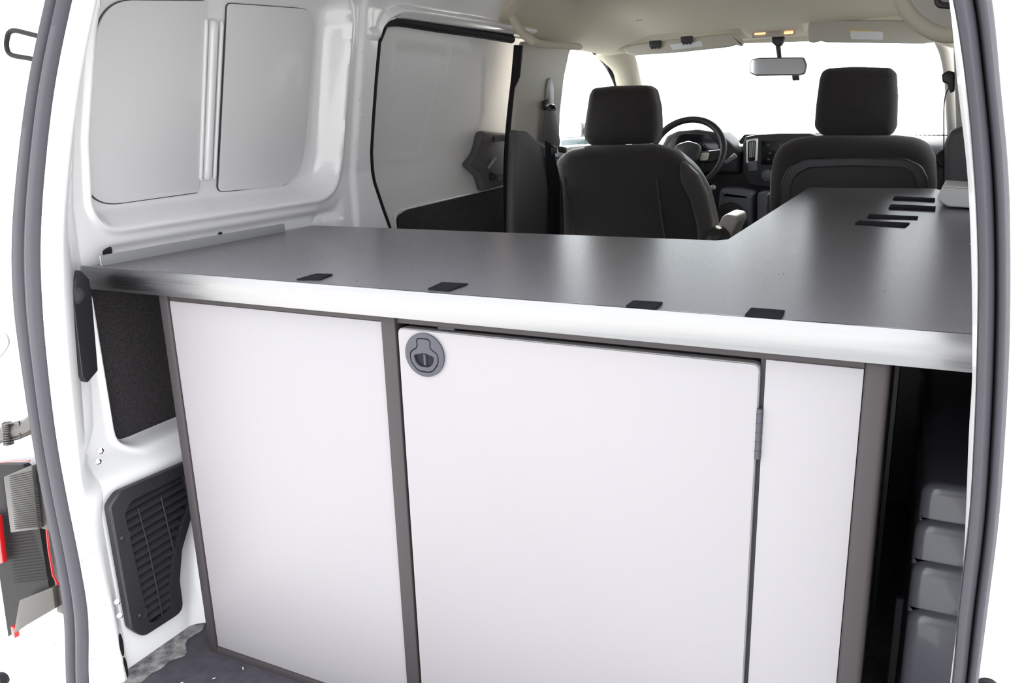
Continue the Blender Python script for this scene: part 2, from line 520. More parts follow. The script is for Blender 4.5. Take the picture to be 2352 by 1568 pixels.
# bolts near the lower pillar
for (bx, by, bz) in ((-1.178, -0.062, 0.405), (-1.180, -0.068, 0.388), (-1.152, -0.096, 0.150), (-1.150, -0.097, 0.125)):
    b_ = mesh('bolt', *lathe([(0.0035, 0), (0.0055, 0.001), (0.0055, 0.005), (0.003, 0.0065)], (bx, by, bz), (1, -0.5, 0.1), 6), M['chrome'], wl, angle=20)
for (zc_, ) in ((0.068,), (0.022,)):
    a = [(-0.1015+0.006*math.cos(t), zc_+0.022*math.sin(t)) for t in np.linspace(0, 2*math.pi, 20, endpoint=False)]
    mesh('oval_hole', *slab(a, 0.001, 0, lambda p, q, d: (-1.1525+d+(-0.6)*(p+0.1015), p, q)), M['rubber_dark'], wl, smooth=False)

# ------------------------------------------------------------------ wheel-well vent grille
VP = yz([(-1.1660,-0.0790,0.3157), (-1.1660,-0.0578,0.3315), (-1.1660,0.0915,0.3266), (-1.1660,0.0987,0.2783), (-1.1660,0.0782,0.2170), (-1.1660,0.0498,0.1688), (-1.1660,0.0355,0.1137), (-1.1660,0.0339,0.0508), (-1.1660,-0.0565,0.0528), (-1.1660,-0.0779,0.0839)])
vent = root('vent_grille', (-1.166, 0.0, 0.18), 'black slatted plastic vent grille low on the left van wall beside the cabinet', 'vent')
VQ = rounded(VP, [0.012, 0.02, 0, 0.0, 0.02, 0.03, 0.03, 0.02, 0.025, 0.02], 5)
VI = yz([(-1.1560,-0.0537,0.2899), (-1.1560,-0.0377,0.3068), (-1.1560,0.0743,0.3079), (-1.1560,0.0850,0.2512), (-1.1560,0.0575,0.2201), (-1.1560,0.0282,0.1646), (-1.1560,0.0114,0.1119), (-1.1560,0.0112,0.0762), (-1.1560,-0.0252,0.0669), (-1.1560,-0.0428,0.0734)])
VI2 = rounded(VI, 0.01, 4)
# frame as ring
def ring(outer, inner, fr, d, n=160):
    def res(P):
        P = [Vector(p) for p in P]; L = [0]
        for i in range(len(P)): L.append(L[-1]+(P[(i+1) % len(P)]-P[i]).length)
        out = []
        for k in range(n):
            s = L[-1]*k/n
            i = max(j for j in range(len(P)) if L[j] <= s+1e-12)
            t = (s-L[i])/max(1e-9, (L[i+1]-L[i])); out.append(tuple(P[i].lerp(P[(i+1) % len(P)], t)))
        return out
    O = res(outer)
    c = Vector((sum(p[0] for p in inner)/len(inner), sum(p[1] for p in inner)/len(inner)))
    I0 = res(inner)
    # match by angle
    I = []
    for p in O:
        best = min(I0, key=lambda q: abs(((math.atan2(q[1]-c.y, q[0]-c.x)-math.atan2(p[1]-c.y, p[0]-c.x)+math.pi) % (2*math.pi))-math.pi))
        I.append(best)
    V = [fr(a, b, 0) for a, b in O]+[fr(a, b, d*0.8) for a, b in O]+[fr(a, b, d) for a, b in offset(O, 0.003)]+[fr(a, b, d) for a, b in I]+[fr(a, b, 0) for a, b in I]
    F = []
    for j in range(4):
        for i in range(n): F.append((j*n+i, j*n+(i+1) % n, (j+1)*n+(i+1) % n, (j+1)*n+i))
    return V, F
mesh('frame', *ring(VQ, VI2, FX(-1.168), 0.014), M['black_plastic'], vent)
mesh('back_plate', *slab(offset(VQ, 0.006), 0.001, 0, FX(-1.168)), M['rubber_dark'], vent, smooth=False)
def span_y(poly, z):
    c = []
    n = len(poly)
    for i in range(n):
        (a, b), (p, q) = poly[i-1], poly[i]
        if (b > z) != (q > z): c.append(a+(z-b)/(q-b)*(p-a))
    return (min(c), max(c)) if len(c) > 1 else None
for k in range(16):
    z0 = 0.062+0.0155*k
    # slats rise a little towards the front of the van
    sp = span_y(VI2, z0)
    if not sp: continue
    a, b = sp
    V = []
    for y in np.linspace(a, b, 5):
        zz = z0+0.05*(y-a)
        V += [(-1.1655, y, zz+0.007), (-1.1560, y, zz-0.001), (-1.1560, y, zz-0.0025), (-1.1655, y, zz+0.0055)]
    F = []
    for i in range(4):
        for j in range(4): F.append((i*4+j, i*4+(j+1) % 4, (i+1)*4+(j+1) % 4, (i+1)*4+j))
    F += [(0, 1, 2, 3), (16, 17, 18, 19)]
    mesh('slat', V, F, M['black_plastic'], vent, smooth=False)
for (a0, a1) in ((-0.026, -0.012), (0.022, 0.034)):
    lo = 0.07 if a0 < 0 else 0.16
    V, F = tube([(-1.156, a1, lo), (-1.156, a0*0.4+a1*0.6, 0.20), (-1.156, a0, 0.288)], 0.0012, 6)
    mesh('rib', V, F, M['black_plastic'], vent)
for (y, z) in ((-0.066, 0.252), (-0.057, 0.098)):
    f = mesh('screw_recess', *lathe([(0.013, 0), (0.013, 0.004), (0.009, 0.004), (0.008, 0.001)], (-1.157, y+0.003, z), (1, 0, 0), 20), M['black_plastic'], vent)
    mesh('screw', *lathe([(0.004, 0), (0.004, 0.003), (0.002, 0.004)], (-1.156, y, z), (1, 0, 0), 10), M['steel'], f)

# ------------------------------------------------------------------ rear opening: seals and flanges
LO = [(-1.0127,-0.1370,1.0748), (-1.0791,-0.1370,0.9720), (-1.1375,-0.1370,0.8576), (-1.1789,-0.1370,0.7577), (-1.2023,-0.1370,0.6648), (-1.2117,-0.1370,0.5611), (-1.2182,-0.1370,0.4452), (-1.2205,-0.1370,0.3393), (-1.2194,-0.1370,0.2214), (-1.2292,-0.1370,0.1201), (-1.2589,-0.1370,-0.0168)]
LI = [(-0.9782,-0.1370,1.0719), (-1.0392,-0.1370,0.9703), (-1.0909,-0.1370,0.8577), (-1.1268,-0.1370,0.7597), (-1.1483,-0.1370,0.6688), (-1.1635,-0.1370,0.5665), (-1.1740,-0.1370,0.4520), (-1.1753,-0.1370,0.3481), (-1.1732,-0.1370,0.2323), (-1.1783,-0.1370,0.1340), (-1.2093,-0.1370,-0.0009)]
LF = [(-0.9662,-0.1120,1.0736), (-1.0258,-0.1120,0.9703), (-1.0778,-0.1120,0.8560), (-1.1143,-0.1120,0.7566), (-1.1347,-0.1120,0.6645), (-1.1538,-0.1120,0.5252), (-1.1701,-0.1120,0.3377), (-1.1624,-0.1120,0.2613), (-1.1532,-0.1120,0.1421), (-1.1474,-0.1120,0.0255)]
RO = [(0.0331,-0.1370,0.9860), (0.0455,-0.1370,0.9241), (0.0578,-0.1370,0.8600), (0.0666,-0.1370,0.7933), (0.0739,-0.1370,0.7234), (0.0792,-0.1370,0.6497), (0.0832,-0.1370,0.5718), (0.0842,-0.1370,0.4886), (0.0848,-0.1370,0.4145)]
RI = [(0.0079,-0.1370,0.9881), (0.0231,-0.1370,0.9251), (0.0352,-0.1370,0.8600), (0.0450,-0.1370,0.7922), (0.0519,-0.1370,0.7212), (0.0577,-0.1370,0.6465), (0.0621,-0.1370,0.5674), (0.0631,-0.1370,0.4829), (0.0655,-0.1370,0.4083)]
RF = [(0.0046,-0.1120,0.9911), (0.0172,-0.1120,0.9259), (0.0308,-0.1120,0.8583), (0.0409,-0.1120,0.7880), (0.0513,-0.1120,0.6954), (0.0548,-0.1120,0.6368), (0.0632,-0.1120,0.5124), (0.0650,-0.1120,0.3904)]
def ext(P, up, dn):
    P = sorted(P, key=lambda p: p[2])
    a, b = Vector(P[-1]), Vector(P[-2]); d = (a-b)/(a-b).z
    c, e = Vector(P[0]), Vector(P[1]); f = (c-e)/(c-e).z
    top = [tuple(a+Vector((d.x+up*t, 0, 1))*h) for h, t in ((0.05, 0.3), (0.12, 0.7))]
    bot = [tuple(c+Vector((f.x*0.5, 0, 1))*(-0.12))]
    return bot+P+top
zz = np.linspace(-0.10, 1.13, 90)
def line(P, up):
    x, _ = interp_z(ext(P, up, 0), zz); return np.array(x)
lo, li, lf = line(LO, 0.5), line(LI, 0.5), line(LF, 0.5)
ro, ri, rf = line(RO, -0.4), line(RI, -0.4), line(RF, -0.4)
PROF = [(0.0, 0.035), (0.0, 0.004), (0.06, -0.007), (0.2, -0.013), (0.36, -0.009), (0.44, 0.002), (0.465, 0.020), (0.50, 0.0), (0.60, -0.008), (0.8, -0.012), (0.94, -0.007), (1.0, 0.004), (1.0, 0.02)]
def seal(o, i, name, parent):
    L = [[(o[k]*(1-t)+i[k]*t, -0.137+dy, zz[k]) for k in range(len(zz))] for t, dy in PROF]
    return mesh(name, *loft(L), M['rubber'], parent, angle=80)
# left frame
tr = root('trim_1', (-1.15, -0.12, 0.5), kind='structure')
seal(lo, li, 'door_seal', tr)
wxd = [float(wall_x(np.array([y]), np.array([max(-0.02, z)]))[0]) for y, z in zip(np.interp(zz, [p[1] for p in De], [p[0] for p in De]), zz)]
yD = np.interp(zz, [p[1] for p in De], [p[0] for p in De])
L = [[(li[k]-0.004, -0.118, zz[k]) for k in range(len(zz))],
     [(li[k]+0.001, -0.134, zz[k]) for k in range(len(zz))],
     [(li[k]*0.55+lf[k]*0.45, -0.130, zz[k]) for k in range(len(zz))],
     [(li[k]*0.12+lf[k]*0.88, -0.121, zz[k]) for k in range(len(zz))],
     [(lf[k], -0.113, zz[k]) for k in range(len(zz))],
     [(lf[k]-0.001, -0.106, zz[k]) for k in range(len(zz))],
     [(lf[k]*0.55+wxd[k]*0.45, -0.106*0.55+yD[k]*0.45, zz[k]) for k in range(len(zz))],
     [(wxd[k]+0.002, yD[k]-0.004, zz[k]) for k in range(len(zz))],
     [(wxd[k]-0.002, yD[k]+0.004, zz[k]) for k in range(len(zz))]]
mesh('flange', *loft(L), M['paint_out'], tr, angle=50)
# weld seams across the flange
for z in (0.243, 0.147, 0.055):
    k = int(np.argmin(abs(zz-z)))
    mesh('panel_joint', *tube([(li[k]+0.003, -0.1345, z-0.006), (li[k]*.5+lf[k]*.5, -0.1305, z-0.001), (lf[k], -0.1135, z+0.006)], 0.0007, 6), M['lip'], tr)
# right frame
tr2 = root('trim_2', (0.06, -0.12, 0.5), kind='structure')
seal(ro, ri, 'door_seal', tr2)
L = [[(ri[k]+0.004, -0.118, zz[k]) for k in range(len(zz))],
     [(ri[k]-0.001, -0.134, zz[k]) for k in range(len(zz))],
     [(rf[k]+0.003, -0.120, zz[k]) for k in range(len(zz))],
     [(rf[k], -0.112, zz[k]) for k in range(len(zz))],
     [(rf[k]+0.006, -0.100, zz[k]) for k in range(len(zz))],
     [(0.17, -0.02, zz[k]) for k in range(len(zz))]]
mesh('flange', *loft(L), M['paint_out'], tr2, angle=50)
# top of the opening (above the picture)
tr3 = mesh('trim_3', *box(-1.12, 0.10, -0.13, 0.02, 1.125, 1.36, 0.02), M['paint']); tag(tr3, kind='structure')

# ------------------------------------------------------------------ roof over the cargo bay
V, F = [], []
ny, nx = 30, 30
L = []
for y in np.linspace(-0.10, 1.75, ny):
    row = []
    for t in np.linspace(-1, 1, nx):
        x = CX+0.03+t*0.70
        z = 1.345-0.03*t*t-0.05*max(0, abs(t)-0.9)/0.1+0.004*math.cos(y*18)
        row.append((x, y, z))
    L.append(row)
rf_ = mesh('ceiling', *loft(L), M['paint'], origin=(0, 0, 0)); tag(rf_, kind='structure')
mesh('roof_skin', *box(-1.30, 0.20, -0.12, 2.75, 1.375, 1.39), M['paint_out'], rf_, smooth=False)

# ------------------------------------------------------------------ right wall
RW = 0.17
V, F = loft([[(RW+0.02*math.sin(y*9), y, -0.05), (RW, y, 0.4), (RW+0.01, y, 0.8), (RW-0.04, y, 1.12), (RW-0.10, y, 1.34)] for y in np.linspace(-0.12, 1.82, 40)])
wr = mesh('wall_right', V, F, M['paint'], origin=(0, 0, 0)); tag(wr, kind='structure')
mesh('carpet_lining', *box(0.146, 0.162, -0.01, 1.6, 0.36, 0.675, 0.004), M['carpet'], wr)
mesh('outer_skin', *box(0.25, 0.26, -0.12, 1.75, -0.3, 1.36), M['paint_out'], wr, smooth=False)
# stepped wheel housing
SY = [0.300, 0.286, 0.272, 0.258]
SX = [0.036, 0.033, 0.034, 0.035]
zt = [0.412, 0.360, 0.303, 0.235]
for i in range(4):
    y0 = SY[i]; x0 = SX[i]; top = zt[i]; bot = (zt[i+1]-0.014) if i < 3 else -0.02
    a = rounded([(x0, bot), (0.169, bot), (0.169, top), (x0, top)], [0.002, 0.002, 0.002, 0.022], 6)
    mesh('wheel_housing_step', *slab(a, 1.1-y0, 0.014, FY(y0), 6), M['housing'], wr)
mesh('edge_strip', *box(0.018, 0.028, 0.24, 0.25, -0.01, 0.262, 0.002), M['rubber_dark'], wr)

# ------------------------------------------------------------------ cabinet
CY = 0.017
cab = root('cabinet', (-0.55, 0.25, 0.0), 'white fronted cabinet in a grey aluminium frame under the worktop', 'cabinet')
def part(name, geo, m, p=cab, **k): return mesh(name, *geo, M[m], p, **k)
TOPZ = 0.6585
part('corner_post', box(-1.079, -1.0598, CY-0.004, CY+0.022, 0.0, TOPZ, 0.003), 'extrusion')
part('corner_post', box(-0.0375, -0.0125, CY-0.004, CY+0.022, 0.0, TOPZ, 0.006), 'extrusion')
part('middle_post', box(-0.6485, -0.6255, CY-0.004, CY+0.022, 0.014, TOPZ, 0.002), 'extrusion')
part('top_rail', box(-1.060, -0.0375, CY+0.001, CY+0.022, 0.6495, TOPZ, 0.001), 'extrusion')
part('bottom_rail', box(-1.060, -0.0375, CY-0.004, CY+0.022, 0.0, 0.0155, 0.002), 'extrusion')
part('left_panel', box(-1.0592, -0.6490, CY, CY+0.012, 0.0160, 0.6492, 0.0005), 'panel_white', label='wide white left front panel')
part('right_panel', box(-0.1375, -0.0380, CY, CY+0.012, 0.0160, 0.6492, 0.0005), 'panel_white', label='narrow white right front panel')
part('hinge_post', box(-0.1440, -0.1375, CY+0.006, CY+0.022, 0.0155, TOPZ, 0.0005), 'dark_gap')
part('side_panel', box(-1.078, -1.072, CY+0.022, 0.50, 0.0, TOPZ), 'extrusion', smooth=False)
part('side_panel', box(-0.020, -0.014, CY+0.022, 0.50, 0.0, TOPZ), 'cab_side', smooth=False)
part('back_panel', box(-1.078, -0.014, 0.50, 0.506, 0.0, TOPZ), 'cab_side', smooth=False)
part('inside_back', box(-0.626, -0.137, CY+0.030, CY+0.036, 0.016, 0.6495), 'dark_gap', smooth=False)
# door with rounded corners
DR = rounded([(-0.6215, 0.020), (-0.1440, 0.020), (-0.1440, 0.6430), (-0.6215, 0.6430)], 0.008, 5)
door = part('door', slab(DR, 0.014, 0.0006, FY(CY-0.003), 2), 'panel_white')
part('door_edging', slab(offset(DR, -0.0011), 0.012, 0, FY(CY-0.001)), 'ply_edge', p=door, smooth=False)
hin = part('hinge', join(tube([(-0.1410, CY-0.001, 0.532), (-0.1410, CY-0.001, 0.592)], 0.0036, 12), *[tube([(-0.1410, CY-0.001, z), (-0.1410, CY-0.001, z+0.001)], 0.0041, 12) for z in (0.541, 0.552, 0.563, 0.574, 0.585)]), 'latch', p=door)
part('catch', box(-0.560, -0.535, CY+0.001, CY+0.02, 0.6465, 0.6505), 'dark_gap', p=door, smooth=False)
# flush ring-pull latch
LC = [(-0.5795,0.0140,0.6104)][0]
lx, lz = LC[0], LC[2]
circ = [(lx+0.0305*math.cos(t), lz+0.0305*math.sin(t)) for t in np.linspace(0, 2*math.pi, 64, endpoint=False)]
key = [(lx+a, lz+b) for a, b in rounded([(-0.0105, 0.022), (0.0105, 0.022), (0.0085, 0.010), (0.0215, 0.002), (0.0205, -0.010), (0.011, -0.0225), (-0.011, -0.0225), (-0.0205, -0.010), (-0.0215, 0.002), (-0.0085, 0.010)],
       [0.006, 0.006, 0.008, 0.008, 0.01, 0.014, 0.014, 0.01, 0.008, 0.008], 6)]
dho = [(lx+a, lz+b) for a, b in rounded([(-0.0165, -0.001), (0, 0.0035), (0.0165, -0.001), (0.014, -0.011), (0.007, -0.0165), (-0.007, -0.0165), (-0.014, -0.011)], [0.003, 0.02, 0.003, 0.01, 0.01, 0.01, 0.01], 5)]
part('latch_plate', ring(circ, offset(key, -0.0017), FY(CY-0.003, -1), 0.0034), 'latch', p=door, angle=30, label='round grey flush latch')
part('latch_cup', lathe([(0.0285, 0), (0.0285, 0.0008), (0.010, 0.0006)], (lx, CY-0.003, lz), (0, -1, 0), 40), 'latch_dark', p=door)
part('latch_ring', ring(key, dho, FY(CY-0.0036, -1), 0.0034), 'latch', p=door, angle=30)
part('latch_finger', tube([(lx, CY-0.0042, lz+0.001), (lx, CY-0.0042, lz-0.014)], 0.0022, 8), 'latch', p=door)

# ------------------------------------------------------------------ L-shaped worktop
H = 0.6993
ct = root('worktop', (-0.6, 0.3, H-0.02), 'grey L-shaped laminate worktop with a bright aluminium front edge', 'worktop')
WT = [(-1.225, 0.003), (0.105, 0.003), (0.155, 0.6), (0.155, 1.30), (0.028, 1.685), (-0.3004, 1.685), (-0.3004, 0.575), (-0.317, 0.558), (-1.215, 0.558)]
mesh('laminate_top', *slab(WT, 0.019, 0.0006, FZ(H-0.0195), 1), M['laminate'], ct, angle=20)
part('front_edging', box(-1.2335, 0.105, -0.0012, 0.003, H-0.0377, H+0.0004, 0.0004), 'alu', p=ct, label='brushed aluminium front edge')
part('front_edging_flange', box(-1.2335, 0.105, 0.003, 0.030, H-0.0377, H-0.0357), 'alu', p=ct, smooth=False)
part('upstand', box(-1.2050, -1.2015, 0.012, 0.455, H-0.015, H+0.0165, 0.001), 'lip', p=ct, label='low grey upstand along the van wall')
part('upstand_cap', tube([(-1.2012, 0.0115, H), (-1.2012, 0.0115, H+0.0165)], 0.0012, 8), 'silver', p=ct)
tag(part('scratches', join(tube([(0.075, 0.62, H+0.0002), (0.098, 0.618, H+0.0002)], 0.0006, 5), tube([(0.080, 0.628, H+0.0002), (0.087, 0.624, H+0.0002)], 0.0010, 5)), 'sticker', p=ct), kind='stuff')
tag(part('crumbs', join(*[lathe([(0.0009, 0), (0.0006, 0.0005)], (x, y, H), (0, 0, 1), 6) for x, y in ((-0.16, 0.27), (-0.165, 0.262), (-0.70, 0.035), (-0.78, 0.045), (-0.03, 0.19), (-1.05, 0.05), (-0.42, 0.36))]), 'rubber_dark', p=ct), kind='stuff')

# cupboard body that carries the long arm of the worktop
arm = root('arm_cupboard', (-0.1, 1.2, 0.0), 'dark cupboard body under the long arm of the grey worktop', 'cupboard')
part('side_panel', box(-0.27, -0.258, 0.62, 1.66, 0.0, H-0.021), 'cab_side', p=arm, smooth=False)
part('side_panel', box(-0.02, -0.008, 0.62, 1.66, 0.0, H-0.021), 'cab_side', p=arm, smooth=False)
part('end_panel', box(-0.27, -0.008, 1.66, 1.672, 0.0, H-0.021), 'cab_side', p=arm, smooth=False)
part('dark_closure_panel', box(-0.008, 0.144, 1.12, 1.13, 0.0, H-0.021), 'cab_side', p=arm, smooth=False)  # added dark closure, keeps the view beside the cupboard from reaching the cab
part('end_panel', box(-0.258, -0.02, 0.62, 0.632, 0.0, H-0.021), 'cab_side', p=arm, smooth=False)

# hook-tape patches
VC = [
 ([(-0.7917,0.0141,0.6995), (-0.7933,0.0600,0.6995), (-0.7659,0.0651,0.6995), (-0.7575,0.0253,0.6995)], 'dark hook-tape patch on the worktop front edge, farthest left of the four'),
 ([(-0.5715,0.0160,0.6995), (-0.5767,0.0611,0.6995), (-0.5371,0.0645,0.6995), (-0.5391,0.0151,0.6995)], 'dark hook-tape patch on the front edge above the cabinet latch'),
 ([(-0.2956,0.0056,0.6995), (-0.2959,0.0352,0.6995), (-0.2605,0.0374,0.6995), (-0.2589,0.0042,0.6995)], 'dark hook-tape patch on the front edge, second from the right'),
 ([(-0.1604,0.0011,0.6995), (-0.1606,0.0412,0.6995), (-0.1239,0.0404,0.6995), (-0.1226,0.0020,0.6995)], 'dark hook-tape patch on the front edge, farthest right of the four'),
 ([(-0.0617,1.3913,0.6995), (0.0283,1.3493,0.6995), (0.0263,1.3059,0.6995), (-0.0636,1.3340,0.6995)], 'thick black hook-tape strip on the worktop, farthest back of four parallel strips'),
 ([(-0.0627,1.1885,0.6995), (0.0285,1.1586,0.6995), (0.0274,1.1046,0.6995), (-0.0645,1.1220,0.6995)], 'thick black hook-tape strip touching the white box tip, second from the back'),
 ([(-0.0972,1.0024,0.6995), (-0.0038,0.9825,0.6995), (-0.0048,0.9366,0.6995), (-0.0966,0.9387,0.6995)], 'thin dark strip on the worktop, third of four from the back'),
 ([(-0.1098,0.8831,0.6995), (-0.0167,0.8692,0.6995), (-0.0235,0.8071,0.6995), (-0.1124,0.8326,0.6995)], 'thin dark creased strip on the worktop, nearest of the four parallel strips'),
]
for i, (P, lab) in enumerate(VC):
    P = [tuple(p[:2]) for p in P]
    P = [(x, max(y, 0.0035)) for x, y in P]
    th = 0.0045 if i in (4, 5) else 0.0018
    cx = sum(p[0] for p in P)/4; cy = sum(p[1] for p in P)/4
    if i in (4, 5):
        # bristly top edge
        Q = []
        a, b, c_, d_ = [Vector(p) for p in P]
        for k in range(25): Q.append(tuple(a.lerp(b, k/24)+Vector((0, 0.004*random.random()))))
        Q += [tuple(c_), tuple(d_)]
        P = Q
    o = mesh('velcro_strip', *slab(rounded(P, 0.002, 3) if i not in (4, 5) else P, th, 0, FZ(H)), M['velcro'], smooth=False, origin=(cx, cy, H))
    tag(o, lab, 'velcro', 'hook-tape strips on the worktop')

# white box lying on the far right of the worktop
WB = [(0.028, H+0.019), (0.038, H+0.049), (0.15, H+0.046), (0.15, H+0.004), (0.05, H+0.004)]
wb = mesh('plastic_box', *slab(rounded(WB, [0.012, 0.003, 0.003, 0.004, 0.03], 5), 0.16, 0.004, lambda a, b, d: (a-(0.16-d)*0.05+0.008, 1.17+d-(a-0.03)*0.5, b)), M['white_box'])
tag(wb, 'small white plastic box with slanted end lying at the right of the worktop', 'box')

# black bracket under the left end of the worktop
BP = yz([(-1.1900,-0.0530,0.6901), (-1.1900,-0.0377,0.7028), (-1.1900,-0.0210,0.6843), (-1.1900,-0.0199,0.6641), (-1.1900,-0.0356,0.5343), (-1.1900,-0.0656,0.5223), (-1.1900,-0.0746,0.5368), (-1.1900,-0.0658,0.6577)])
br = root('worktop_bracket', (-1.19, -0.045, 0.61), 'black plastic bracket on the door pillar under the left worktop end', 'bracket')
def BF(a, b, d): return (-1.205+d+0.0*(a), a, b)
mesh('plate', *slab(rounded(BP, [0.006, 0.006, 0.003, 0.003, 0.002, 0.006, 0.006, 0.008], 4), 0.016, 0.003, lambda a, b, d: (-1.198+d-(a+0.045)*0.35, a, b), 3), M['black_plastic'], br)
mesh('boss', *lathe([(0.014, 0), (0.014, 0.004), (0.009, 0.006), (0.004, 0.0055)], (-1.181, -0.058, 0.665), (1, -0.3, 0), 20), M['black_plastic'], br)

# ------------------------------------------------------------------ sliding side door
dr = root('door_1', (-1.36, 1.35, 0.7), kind='structure')
def door_x(a, b): return -1.33+0.18*max(0, b-0.8)
# skin as a grid with a soft recess and an upright bead
REC2 = rounded([(1.00, 0.82), (1.00, 1.13), (1.53, 1.125), (1.56, 0.93), (1.47, 0.79)], 0.05, 6)
ys = np.linspace(0.84, 1.80, 150); zs2 = np.linspace(-0.02, 1.20, 130)
YY, ZZ = np.meshgrid(ys, zs2)
d_ = sdf(REC2, YY, ZZ)
bd = np.abs(YY-(1.24+0.30*(ZZ-0.95)))
XX = -1.33+0.18*np.maximum(0, ZZ-0.8) - 0.0035*ss(0, 0.03, d_) + 0.003*ss(0.022, 0.012, bd)*ss(0.0, 0.01, 1.125-ZZ)*ss(0, 0.02, ZZ-0.80) - 0.0015*ss(0.010, 0.004, bd)*ss(0.0, 0.01, 1.110-ZZ)*ss(0, 0.02, ZZ-0.82)
mesh('door_skin', *loft([[(XX[i, j], YY[i, j], ZZ[i, j]) for j in range(len(ys))] for i in range(len(zs2))]), M['door_paint'], dr, angle=60)
tc = yz([(-1.3609,1.0437,0.6007), (-1.3504,1.0463,0.6588), (-1.3480,1.1035,0.6725), (-1.3458,1.5733,0.6844), (-1.3451,1.7405,0.6885), (-1.3793,1.7943,0.4983)])
LP = [(1.04, 0.50)] + tc[1:5] + [(1.80, 0.50), (1.80, 0.1), (1.06, 0.1)]
mesh('lower_trim_panel', *slab(rounded([(1.045, 0.45), tc[1], tc[2], tc[3], tc[4], (1.83, 0.45)], [0, 0.03, 0.05, 0.3, 0.01, 0], 6), 0.010, 0.002, FX(-1.329), 2), M['carpet'], dr)
mesh('trim_rim', *tube(smooth_path([(-1.327, 1.046, 0.60)]+[(-1.327, p[0]-0.002, p[1]+0.003) for p in (tc[1], ((tc[1][0]*.5+tc[2][0]*.5-0.004, tc[1][1]*.4+tc[2][1]*.6)), tc[2], tc[3], tc[4])], 6), 0.003, 8), M['paint'], dr)
lt = yz([(-1.2848,1.5070,0.8844), (-1.2871,1.6920,0.8719), (-1.3175,1.7556,0.7028), (-1.3181,1.6819,0.6994), (-1.3196,1.5319,0.6911), (-1.3108,1.5078,0.7398), (-1.3032,1.4254,0.7822), (-1.2974,1.4893,0.8143)])
mesh('latch_cover', *slab(rounded(lt, [0.02, 0.006, 0.006, 0.01, 0.012, 0.02, 0.01, 0.06], 5), 0.030, 0.008, lambda a, b, d: (door_x(a, b)+d, a, b), 4), M['grey_trim'], dr)
hd = [(-1.2797,1.5926,0.8573), (-1.2800,1.6506,0.8556), (-1.3040,1.6958,0.7223), (-1.3032,1.6319,0.7268), (-1.2827,1.5973,0.8404)]
hp = [Vector(p) for p in hd]
mesh('pull_handle', *tube(smooth_path([hp[0]+Vector((-0.01, 0, 0)), hp[0]+Vector((0.022, 0.02, 0)), hp[1]+Vector((0.03, 0, -0.01)), hp[2]+Vector((0.03, 0, 0.01)), hp[3]+Vector((0.022, 0.02, 0)), hp[3]+Vector((-0.01, 0, 0))], 6), 0.011, 10), M['grey_trim'], dr)
kp = [(-1.2858,1.5874,0.7956), (-1.2912,1.5459,0.7654), (-1.2967,1.5787,0.7349)]
mesh('release_lever', *tube([tuple(Vector(kp[0])), tuple(Vector(kp[1]))], [0.006, 0.004], 8), M['lip'], dr)
mesh('lock_knob', *lathe([(0.014, 0), (0.014, 0.006), (0.008, 0.010)], kp[2], (1, 0, 0), 20), M['black_plastic'], dr)
mesh('outer_skin', *box(-1.44, -1.43, 0.90, 1.80, -0.3, 1.2), M['paint_out'], dr, smooth=False)
ws = [(-1.3317,1.7036,0.6795), (-1.3322,1.7348,0.6769), (-1.3642,1.7929,0.4990), (-1.3634,1.7600,0.5035)]
mesh('edge_strip', *slab(rounded(yz(ws), 0.001, 2), 0.006, 0.001, FX(-1.325), 2), M['paint'], dr)
# rubber seals round the side-door opening
ep = [(x-0.004, y+0.004, z) for (x, y, z) in edgepath]
ds = root('trim_4', (-1.25, 1.0, 0.9), kind='structure')
ep2 = [p for p in ep if 0.50 < p[2]]
mesh('rear_edge_seal', *tube([(x-0.004, y+0.006, z) for x, y, z in ep2 if z < 1.135][::6], 0.0085, 8), M['rubber_dark'], ds)
tp = [(-1.1992,0.8253,1.1099), (-1.1945,0.8395,1.1360), (-1.1912,0.8969,1.1544), (-1.1909,1.0882,1.1561), (-1.1906,1.3272,1.1581), (-1.1906,1.5395,1.1576)]
mesh('top_seal', *tube(smooth_path(tp, 6), 0.013, 10), M['rubber_dark'], ds)
fs = [(-1.1884,1.5835,1.1424), (-1.2061,1.5918,1.0437), (-1.2329,1.5982,0.8953), (-1.2610,1.6248,0.7390), (-1.3014,1.6975,0.5142)]
mesh('front_seal', *tube(smooth_path(fs, 6), 0.015, 12), M['rubber_dark'], ds)
mesh('lamp_rail', *tube([(-1.150, 0.90, 1.176), (-1.150, 1.47, 1.183)], 0.006, 8), M['paint'], ds)

# ------------------------------------------------------------------ left centre pillar and front door
bp = root('trim_5', (-1.2, 1.85, 0.8), kind='structure')
u1 = yz([(-1.1900,1.6228,1.1568), (-1.1900,2.1015,1.1895), (-1.1900,2.0122,1.1492), (-1.1900,1.9568,1.0544), (-1.1900,1.9172,0.9341), (-1.1900,1.9011,0.8055), (-1.1900,1.5326,0.8209), (-1.1900,1.5435,0.8952)])
mesh('upper_pillar_trim', *slab(rounded(u1, [0.01, 0.02, 0.05, 0.1, 0.1, 0.01, 0.01, 0.05], 6), 0.016, 0.006, FX(-1.19, -1), 5), M['beige'], bp)
u2 = yz([(-1.1650,1.5045,0.8847), (-1.1650,1.5975,0.8773), (-1.1650,1.6812,0.8429), (-1.1650,1.8081,0.8091), (-1.1650,1.8824,0.6755), (-1.1650,1.8971,0.4679), (-1.1650,1.4577,0.5306), (-1.1650,1.4759,0.7221)])
mesh('lower_pillar_trim', *slab(rounded(u2, [0.01, 0.04, 0.04, 0.04, 0.1, 0.01, 0.01, 0.1], 6), 0.030, 0.014, FX(-1.165, -1), 6, dome=0.008), M['grey_trim'], bp)
fd = root('door_2', (-1.27, 2.5, 0.4), kind='structure')
